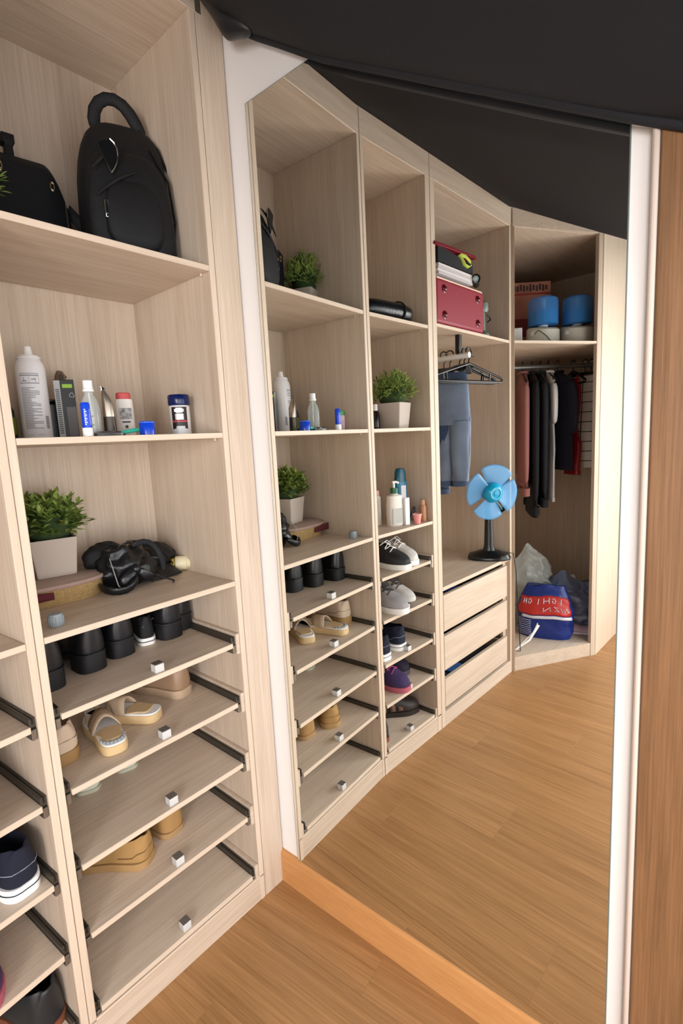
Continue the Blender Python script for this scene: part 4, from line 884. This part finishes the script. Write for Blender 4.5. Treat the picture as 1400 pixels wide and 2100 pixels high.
def jeans(label, loc, rz, col, wdt, length, seed):
    t = thing('jeans', label, 'jeans', loc, rz, 'jeans hanging from the short white rod')
    dm = mat('denim_'+col, col, .85, bump=.25, bscale=500, var=.22, vscale=9)
    k = MB(); garment(k, subdiv([(-.075, wdt*.82, .014), (-.10, wdt*.85, .018), (-.26, wdt, .028), (-.30, wdt*1.0, .026)]), seed, folds=3, amp=.15); k.build('hips', dm, t)
    k = MB(); k.loft([[(x*1.01, y, z) for x, y, z in oval(wdt*.84, .0165, -.073, 24)], [(x*1.01, y, z) for x, y, z in oval(wdt*.86, .0205, -.104, 24)]]); k.build('waistband', mat('denim_dark_'+col, '#3c4c66', .85), t)
    for sx in (-1, 1):
        k = MB(); garment(k, [(z, a, b) for z, a, b in subdiv([(-.285, wdt*.52, .025), (-.42, wdt*.50, .024), (-length+.02, wdt*.40, .02), (-length, wdt*.41, .021)])], seed+sx, 20, folds=2, amp=.12)
        for i, (x, y, z) in enumerate(k.v): k.v[i] = (x+sx*wdt*(.46-.05*min(1, (-z-.285)/.4)), y+sx*.006, z)
        k.build('leg', dm, t)
        k = MB(); k.tube([(sx*wdt*.99, -.004, -.27), (sx*wdt*.93, -.006, -.45), (sx*wdt*.81, -.004, -length+.01)], .0022, 6); k.build('seam', mat('pale_seam', '#aab6c6', .8), t)
        k = MB(); xc = sx*wdt*(.46-.05*min(1, (length-.285)/.4))
        k.loft([[(x+xc, y+sx*.006, z) for x, y, z in oval(wdt*.425, .024, -length+.002, 20)], [(x+xc, y+sx*.006, z) for x, y, z in oval(wdt*.425, .0245, -length+.024, 20)]]); k.build('cuff', mat('denim_dark_'+col, '#3c4c66', .85), t)
    return t
for (y, xo, a, col, wd, ln, lab, hl, sd) in ((.100, .0, 68, '#6f7d92', .085, .575, 'faded grey blue jeans hanging foremost beside the fan', 'clip hanger carrying the faded grey blue jeans', 2.0),
                                       (.130, -.02, 40, '#35507c', .070, .43, 'short dark blue jeans hanging behind the faded pair', 'clip hanger carrying the short dark blue jeans', 4.0),
                                       (.185, .02, 70, '#2c3c58', .085, .61, 'darkest long jeans hanging deepest on the short rod', 'clip hanger carrying the darkest long jeans', 5.5)):
    clip_hanger(hl, (RX, y, RZ_), R(a)); jeans(lab, (RX+xo, y-.002, RZ_-.004), R(a), col, wd, ln, sd)

# clothes peeping out of the drawers
for (x, z, col, lab) in ((-1.16, .560, '#2348a0', 'bright blue garment peeping out of the top drawer'), (-1.36, .560, '#17171c', 'black garment filling the top drawer'), (-1.04, .562, '#8a4a52', 'dull pink garment at the near end of the top drawer'),
                    (-1.28, .375, '#1b1b20', 'black garment filling the middle drawer'), (-1.34, .185, '#18181c', 'black garment filling the bottom drawer'), (-1.15, .188, '#3f6fb0', 'light blue garment peeping out of the bottom drawer')):
    g_ = thing('folded_garment', lab, 'garment', (x, .14, z-.05), 0, None)
    wd = .14 if '111' in col or col in ('#17171c', '#1b1b20', '#18181c') else .055
    k = MB(); k.loft([[(q*wd, -.10, 0), (q*wd, -.10, .045+.006*math.sin(q*7)), (q*wd, .08, .052+.005*math.sin(q*5)), (q*wd, .08, 0)] for q in [-1+2*i/10 for i in range(11)]])
    k.build('fold', mat('cloth_'+col, col, .9, bump=.2, bscale=300), g_, bevel=.006); k = MB(); k.loft([[(q*wd*.92, -.09, .0535), (q*wd*.92, -.09, .060), (q*wd*.92, .07, .062), (q*wd*.92, .07, .0545)] for q in (-1, -.3, .4, 1)]); k.build('fold', mat('cloth_'+col, col, .9, bump=.2, bscale=300), g_, bevel=.003)

# fan
FZ = 0.6298
t = thing('desk_fan', 'small blue desk fan with black stand on the drawer unit', 'fan', (-1.545, .092, FZ), R(63))
k = MB(); k.loft([oval(.105, .068, 0, 36), oval(.106, .069, .010, 36), oval(.098, .060, .026, 36), oval(.070, .042, .034, 36), oval(.045, .032, .044, 36)]); k.build('base', M_BLACKP, t)
k = MB(); k.loft([oval(.030, .026, .044, 24), oval(.024, .022, .075, 24), oval(.020, .019, .20, 24), oval(.016, .016, .28, 24)]); k.build('column', M_BLACKP, t)
k = MB()
for i in range(3): k.cbox((.055+.016*i, -.01, .034-.003*i), (.010, .018, .008))
q = k.build('switch_buttons', M_RAIL, t, bevel=.001); q['kind'] = 'stuff'
HC_ = Vector((-.020, -.055, .345)); Mh = Matrix.Translation(HC_) @ Matrix.Rotation(R(-30), 4, 'Z') @ Matrix.Rotation(R(94), 4, 'X')   # local +z looks toward the room
CY = mat('cyan_plastic', '#12a3cf', .25); CYT = mat('blue_tint_blade', '#69b4ea', .15, alpha=.55)
k = MB(); k.M = Mh; k.lathe([(.001, -.10), (.030, -.098), (.040, -.07), (.042, -.03), (.030, -.02), (.001, -.02)], n=28); k.build('motor_housing', M_BLACKP, t)
k = MB(); k.M = Mh; k.lathe([(.001, -.018), (.048, -.018), (.050, .006), (.042, .022), (.028, .030), (.026, .031), (.024, .028), (.012, .029), (.010, .033), (.001, .034)], n=32); k.build('hub', CY, t)
k = MB(); k.M = Mh; k.tube([(.027*math.cos(2*PI*i/32), .027*math.sin(2*PI*i/32), .031) for i in range(32)], .0018, 6, True); k.build('hub_ring', mat('pale_cyan', '#8fe2f2', .25), t)
for b in range(4):
    k = MB(); k.M = Mh @ Matrix.Rotation(R(90*b+12), 4, 'Z')
    def bf(u, v):
        r_ = .040+.098*u; sp = R(-42+84*v)*(1.0-.06*u); tw = .022*(v-.5)*(1-.4*u)
        rr_ = r_*(1-.05*(2*v-1)**4)
        return (rr_*math.cos(sp), rr_*math.sin(sp), -.004+tw)
    k.grid(bf, 10, 10); k.build('blade', CYT, t, solid=.0022)
k = MB(); k.M = Mh; k.tube([(.138*math.cos(R(a)), .138*math.sin(R(a)), -.05) for a in range(168, 236, 6)], .006, 8, rfun=lambda q: (.012, .006)); k.build('guard_handle', M_BLACKP, t)
for a in (172, 230):
    k = MB(); k.M = Mh; k.tube([(.045*math.cos(R(a)), .045*math.sin(R(a)), -.045), (.135*math.cos(R(a)), .135*math.sin(R(a)), -.05)], .005, 8); k.build('guard_spoke', mat('teal_spoke', '#2b8f9c', .3), t)
k = MB(); k.M = Mh
k.grid(lambda u, v: ((.058+.068*v)*math.cos(R(180+42*u)), (.058+.068*v)*math.sin(R(180+42*u)), -.0475), 8, 3); k.build('rating_label', M_WHITEP, t, solid=.001)
t = tag(MB().tube([(-1.585, .03, FZ+.012), (-1.60, .02, FZ+.03), (-1.628, .0, FZ+.02), (-1.640, -.008, .56), (-1.648, -.010, .42), (-1.660, -.014, .28), (-1.672, -.015, .16), (-1.700, -.005, .10), (-1.730, .03, .080)], .0024, 8).build('power_cord', M_BLACKP), 'thin black fan cord hanging down the wardrobe divider', 'cord')

# ================================================================== CORNER WARDROBE (seen in the mirror)
zs4 = 1.7052
BLUE = mat('blue_tinted_plastic', '#4f9ae8', .06, alpha=.55)
def dispenser(label, loc, rz, extra):
    t = thing('water_dispenser', label, 'dispenser', loc, rz, 'blue domed water dispensers on the corner shelf')
    k = MB(); n = 32
    k.loft([[(.082*math.cos(2*PI*i/n), .082*math.sin(2*PI*i/n), 0) for i in range(n)], [(.085*math.cos(2*PI*i/n), .085*math.sin(2*PI*i/n), .012) for i in range(n)], [(.084*math.cos(2*PI*i/n), .084*math.sin(2*PI*i/n), .098+.012*math.sin(2*PI*i/n+.6)) for i in range(n)], [(.074*math.cos(2*PI*i/n), .074*math.sin(2*PI*i/n), .108+.012*math.sin(2*PI*i/n+.6)) for i in range(n)]])
    k.build('base', mat('cream_base_plastic', '#dcd6c6', .4), t)
    k = MB(); k.lathe([(.070, .118), (.078, .122), (.078, .235), (.074, .252), (.060, .262), (.052, .264), (.050, .260), (.001, .259)], n=36); k.build('tank', BLUE, t)
    k = MB(); k.lathe([(.0755, .119), (.0755, .185), (.001, .185)], n=36); k.build('water', mat('deep_blue_water', '#2286c8', .1, alpha=.7), t)
    k = MB(); k.lathe([(.001, .110), (.026, .110), (.026, .128), (.001, .128)], n=20); k.build('valve_seat', M_WHITEP, t)
    k = MB(); k.lathe([(.016, .1285), (.016, .255), (.012, .257), (.001, .257)], n=16); k.build('highlight_column', mat('pale_blue_highlight', '#a9cdec', .2), t)  # pale column added to imitate the vertical reflection in the tank
    if extra:
        k = MB(); k.tube([(.05, -.069, .06), (.02, -.0865, .085), (-.02, -.090, .05), (-.05, -.075, .012)], .002, 6); k.build('wire_handle', M_RAIL, t)
    k = MB(); k.M = Matrix.Rotation(R(35), 4, 'Z') @ Matrix.Translation((0, -.085, .07)) @ Matrix.Rotation(PI/2, 4, 'X'); k.lathe([(.001, 0), (.010, 0), (.010, .006), (.001, .007)], n=14); k.build('knob', M_WHITEP, t)
dispenser('blue domed dispenser with wire handle, nearer the divider on the corner shelf', (-2.050, .025, zs4), R(69), True)
dispenser('blue domed dispenser without wire handle, nearer the end panel on the corner shelf', (-2.190, -.105, zs4), R(69), False)
t = thing('printed_carton', 'brown red printed cardboard box behind the blue dispensers', 'box', (-2.23, .235, zs4), R(49))
k = MB().cbox((0, 0, .2), (.30, .17, .40)); k.build('carton_body', mat('brown_red_print', '#b57a66', .7, var=.3, vscale=7), t, bevel=.002)
k = MB()
for i in range(15): k.box(-.13+.018*i, -.0862, .355-.006*(i % 2), -.118+.018*i, -.0853, .380+.004*(i % 3))
q = k.build('box_print', mat('dark_brown_print', '#4a3430', .7), t, smooth=False); q['kind'] = 'stuff'
k = MB().box(-.148, -.0861, .33, .148, -.0852, .34); k.build('red_stripe', mat('print_red', '#a33a34', .6), t, smooth=False)
k = MB().box(-.148, -.0861, .10, .148, -.0852, .20); k.build('maroon_panel', mat('print_maroon', '#7a2c2c', .6), t, smooth=False)
t = thing('white_box', 'small white box at the divider end of the corner shelf', 'box', (-1.885, .105, zs4), R(60))
k = MB().cbox((0, 0, .045), (.06, .09, .09)); k.build('box_body', M_WHITEP, t, bevel=.002)
k = MB().cbox((0, 0, .0915), (.058, .088, .003)); k.build('lid_flap', M_WHITEP, t)

def on_rod(s_): return RA+(RB-RA)*s_
gr = math.atan2(-.65, .76)                             # hanger planes stand across the rod
gr = math.atan2((RB-RA).y, (RB-RA).x)+PI/2
gH = 'black plastic hangers on the corner rod'
def shirt(name, label, cat, s_, col, hanger_label, length=.74, sl=.5, hw=.20, th=.032, seed=1., rough=.9, sleeve_col=None, turn=0, rot=0):
    p = on_rod(s_); p.z = 1.650
    make_hanger(hanger_label, p, gr+rot, .19, gH)
    t = thing(name, label, cat, p, gr+rot)
    m_ = mat('cloth_'+col, col, rough, bump=.3, bscale=350)
    k = MB(); garment(k, subdiv([(-.055, .035, .022), (-.072, .07, .022), (-.115, hw*.93, .026), (-.16, hw, th), (-.35, hw*.97, th*1.1), (-length, hw*1.04, th*1.25)], 6), seed, 36); k.build('body', m_, t)
    k = MB(); k.tube([(x, y, -.052+.006*math.cos(a)) for a, (x, y, _) in zip([2*PI*i/20 for i in range(20)], oval(.040, .026, 0, 20))], .007, 8, True); k.build('collar', m_, t)
    for sx in (-1, 1):
        k = MB(); L_ = sl
        pts = [(sx*(hw*.80), 0, -.122), (sx*(hw+.015), .004, -.19), (sx*(hw+.03), .006, -.16-L_*.5), (sx*(hw+.012), .002, -.16-L_)]
        k.tube(pts, .05, 16, rfun=lambda q: (.050-.014*q, .022-.004*q)); k.build('sleeve', mat('cloth_'+(sleeve_col or col), sleeve_col or col, rough, bump=.3, bscale=350), t, sub=1)
        if sl > .3:
            k = MB(); k.tube([(sx*(hw+.012), .002, -.155-L_), (sx*(hw+.008), .002, -.20-L_)], .03, 14, rfun=lambda q: (.032, .022)); k.build('cuff', m_, t)
    k = MB(); k.loft([[(x, y, z) for x, y, z in oval(hw*1.045, th*1.30, -length-.002, 32)], [(x, y, z) for x, y, z in oval(hw*1.045, th*1.30, -length+.022, 32)]]); k.build('hem', m_, t)
    return t
shirt('hoodie', 'dusty pink long sleeved top hanging next to the divider', 'top', .295, '#9a6660', 'hanger of the dusty pink top', .70, .55, .19, .017, 1.0, rot=R(20))
shirt('jacket', 'long black jacket hanging right of the dusty pink top', 'jacket', .375, '#17171b', 'hanger of the long black jacket', .88, .66, .20, .018, 2.0, rot=R(20))
shirt('jacket', 'dark charcoal jacket between the long black jacket and the white tee', 'jacket', .450, '#1d1e24', 'hanger of the dark charcoal jacket', .82, .62, .19, .017, 3.3, rot=R(20))
shirt('tshirt', 'white short sleeved shirt seen edge on among the black clothes', 'shirt', .520, '#e9e8ea', 'hanger of the white shirt', .80, .20, .15, .015, 4.1, rot=R(16))
shirt('tshirt', 'navy black short sleeved shirt right of the white shirt', 'shirt', .600, '#14182a', 'hanger of the navy black shirt', .62, .26, .19, .018, 5.2, rot=R(4))
p = on_rod(.740); p.z = 1.650
make_hanger('hanger of the narrow red dress', p, gr, .13, gH)
t = thing('red_dress', 'narrow red dress with straps hanging between dark shirts and checked skirt', 'dress', p, gr)
RDM = mat('red_satin', '#a01826', .4, bump=.2, bscale=60)
k = MB(); garment(k, subdiv([(-.09, .055, .014), (-.16, .075, .018), (-.40, .055, .02), (-.47, .085, .026), (-.62, .07, .022), (-.66, .075, .024)], 6), 2.2, 26, folds=4); k.build('body', RDM, t)
for sx in (-1, 1):
    k = MB(); k.tube([(sx*.045, 0, -.10), (sx*.05, 0, -.07)], .004, 6, rfun=lambda q: (.009, .002)); k.build('strap', RDM, t)
k = MB(); k.tube([(x, y, -.405) for x, y, _ in oval(.060, .024, 0, 20)], .004, 6, True); k.build('belt', mat('red_belt', '#7c101c', .3), t)
p = on_rod(.845); p.z = 1.650
clip_hanger('clip hanger carrying the white checked skirt', p, gr-.55, .085)
t = thing('checked_skirt', 'white skirt with thin dark check lines at the end of the rod', 'skirt', p, gr-.55)
def check_mat():
    m = bpy.data.materials.new('white_check_cloth'); m.use_nodes = True; nt = m.node_tree; b = nt.nodes['Principled BSDF']; b.inputs['Roughness'].default_value = .9
    tc = nt.nodes.new('ShaderNodeTexCoord'); mp = nt.nodes.new('ShaderNodeMapping'); mp.inputs['Rotation'].default_value = (R(90), 0, 0)
    br_ = nt.nodes.new('ShaderNodeTexBrick'); br_.offset = 0.0; br_.inputs['Color1'].default_value = lin('#e6e2de'); br_.inputs['Color2'].default_value = lin('#e6e2de'); br_.inputs['Mortar'].default_value = lin('#2c2c33')
    br_.inputs['Scale'].default_value = 1.0; br_.inputs['Brick Width'].default_value = .075; br_.inputs['Row Height'].default_value = .058; br_.inputs['Mortar Size'].default_value = .0026
    nt.links.new(tc.outputs['Object'], mp.inputs[0]); nt.links.new(mp.outputs[0], br_.inputs['Vector']); nt.links.new(br_.outputs['Color'], b.inputs['Base Color']); return m
CHK = check_mat()
k = MB(); garment(k, subdiv([(-.085, .085, .018), (-.13, .10, .022), (-.35, .13, .032), (-.62, .15, .040)], 7), 1.4, 40, folds=6, amp=.3); k.build('body', CHK, t)
k = MB(); k.loft([oval(.088, .021, -.108, 28), oval(.086, .020, -.078, 28)]); k.build('waistband', CHK, t)
p = on_rod(.905); p.z = 1.650
clip_hanger('clip hanger carrying the short black skirt', p, gr-.55, .085)
t = thing('black_skirt', 'short black skirt clipped above the checked skirt', 'skirt', p, gr-.55)
k = MB(); garment(k, subdiv([(-.075, .085, .018), (-.12, .10, .024), (-.24, .125, .034)], 6), 3.1, 34, folds=5, amp=.3); k.build('body', mat('cloth_#1c1d22', '#1c1d22', .85, bump=.3, bscale=300), t)
k = MB(); k.loft([oval(.089, .022, -.098, 28), oval(.087, .021, -.072, 28)]); k.build('waistband', FAB, t)

# bags on the corner floor
zf = .0755
def bag_surf(hw, th, h, seed, crump=.10):
    def f(q, v):
        z = h*v; e = 1-.30*max(0, v-.55)/.45-.12*max(0, .12-v)/.12
        cx_, sy_ = math.cos(q), math.sin(q)
        x = hw*e*abs(cx_)**.75*(1 if cx_ > 0 else -1); y = th*e*(1-.55*max(0, v-.5)/.5)*abs(sy_)**.75*(1 if sy_ > 0 else -1)
        d = 1+crump*nz(x*11+seed, y*11, z*11)+crump*.9*(.5-abs(nz(x*22, y*22+seed, z*17)))+crump*.5*nz(x*45, y*45+seed, z*38)
        return (x*d, y*d, max(0.0, z*(1+crump*(1.1*nz(x*9, seed, y*9)+.5*nz(x*20, y*20, seed)))))
    return f
def bag(mb, f, nq=64, nv=40): return mb.loft([[f(2*PI*i/nq, j/nv) for i in range(nq)] for j in range(nv+1)])
fr = R(69)
t = thing('shopping_bag', 'blue plastic shopping bag with red panel and white lettering on the wardrobe floor', 'bag', (-2.060, .005, zf), fr+.12)
fb = bag_surf(.150, .085, .30, 2.0, .07)
BB = mat('blue_film', '#16307e', .3, bump=.5, bscale=22)
k = MB(); bag(k, fb); k.build('bag_body', BB, t)
def patch(u0, u1, v0, v1, off, n1=16, n2=8):
    def fn(u, v):
        q = PI+(PI)*(u0+(u1-u0)*u); x, y, z = fb(q, v0+(v1-v0)*v); return (x*(1+off*.4), y-off*.06-.001, z)
    return fn
k = MB(); k.grid(patch(.12, .86, .47, .80, .03), 18, 10); k.build('red_panel', mat('red_film', '#c0302c', .35), t, solid=.0006)
k = MB(); k.grid(patch(.10, .74, .40, .455, .03), 18, 3); k.build('white_bar', mat('white_film', '#dfe0ea', .35), t, solid=.0006)
k = MB()
for i in range(9): k.grid(patch(.60, .93, .05+.038*i, .058+.038*i, .03), 8, 1)
q = k.build('white_lines', mat('white_film', '#dfe0ea', .35), t, solid=.0006); q['kind'] = 'stuff'
def stroke(mb, pl, w_=.0022):
    def pt(u, v): x, y, z = patch(0, 1, 0, 1, .05)(u, v); return (x, y-.002, z)
    mb.tube([pt(*p_) for p_ in pl], w_, 6)
k = MB()
for i, u in enumerate((.30, .38, .46, .54, .62, .70)):
    if i % 3 == 0: stroke(k, [(u, .66), (u, .76)])
    elif i % 3 == 1: stroke(k, [(u+.045, .74), (u+.02, .76), (u, .71), (u+.02, .665), (u+.045, .68), (u+.045, .71), (u+.025, .71)])
    else: stroke(k, [(u, .665), (u, .76)]); stroke(k, [(u, .71), (u+.04, .71)]); stroke(k, [(u+.04, .665), (u+.04, .76)])
for i, u in enumerate((.18, .27, .36, .45)):
    stroke(k, [(u, .60), (u+.05, .61), (u, .54), (u+.05, .55)] if i % 2 == 0 else [(u, .54), (u, .60), (u+.05, .54), (u+.05, .60)], .002)
q = k.build('lettering', mat('white_film', '#dfe0ea', .35), t); q['kind'] = 'stuff'
t = thing('navy_bag', 'big grey blue plastic bag tied at the top in the corner wardrobe', 'bag', (-2.285, -.060, zf), fr)
fn_ = bag_surf(.158, .10, .29, 5.0, .26)
k = MB(); bag(k, fn_); k.build('bag_body', mat('grey_blue_film', '#62708f', .3, bump=.6, bscale=18), t)
k = MB(); blob(k, (0, 0, .285), .030, 3, .6, 20, 14, (1.1, .6, 1.0), 3.0); blob(k, (.045, .01, .305), .028, 7, .6, 18, 12, (1.5, .35, .8), 3.5); k.build('knot', mat('white_film', '#dfe0ea', .35), t, sub=1)
t = thing('grey_plastic_bag', 'translucent grey white plastic bag piled behind the blue shopping bag', 'bag', (-2.20, .205, zf), fr)
k = MB(); bag(k, bag_surf(.16, .10, .40, 8.0, .30)); k.build('bag_body', mat('grey_white_film', '#bfc4c0', .25, trans=.25, bump=.7, bscale=20), t)
k = MB(); blob(k, (0, 0, .395), .032, 4, .6, 20, 14, (1.2, .6, .9), 3.0); blob(k, (-.05, .0, .415), .03, 9, .6, 18, 12, (1.4, .35, 1.0), 3.5); k.build('knot', mat('white_film', '#dfe0ea', .35), t, sub=1)
t = thing('pink_cloth', 'pale pink folded cloth in front of the grey blue bag', 'cloth', (-2.200, -.135, zf), fr)
k = MB(); k.loft([[(q*.085, -.035, 0), (q*.085, -.04, .02+.006*math.sin(q*6)), (q*.085, -.02, .040+.008*math.sin(q*5+1)), (q*.085, .03, .055+.006*math.sin(q*4)), (q*.085, .04, 0)] for q in [-1+2*i/12 for i in range(13)]]); k.build('fold', mat('pale_pink_cloth', '#d9bfd3', .9, bump=.2, bscale=200), t, sub=1)
k = MB(); k.loft([[(q*.07-.01, -.046, .0), (q*.07-.01, -.048, .014), (q*.07-.01, -.036, .018), (q*.07-.01, -.034, 0)] for q in (-1, -.4, .3, 1)]); k.build('fold', mat('white_cloth', '#e9e4ee', .9), t, sub=1)
t = thing('wire_hanger', 'thin white wire hanger leaning on the wardrobe floor by the divider', 'hanger', (-1.800, .020, zf), fr)
k = MB(); k.tube([(-.07, .03, .14), (-.05, .02, .09), (.04, -.04, .004), (.15, -.01, .004), (.19, .0, .03)], .0028, 8); k.build('frame', M_WHITEP, t)
k = MB(); k.tube([(-.075, .03, .13), (-.03, .0, .05), (.04, -.045, .005)], .004, 8, rfun=lambda q: (.010-.006*q, .003)); k.build('arm', M_WHITEP, t)
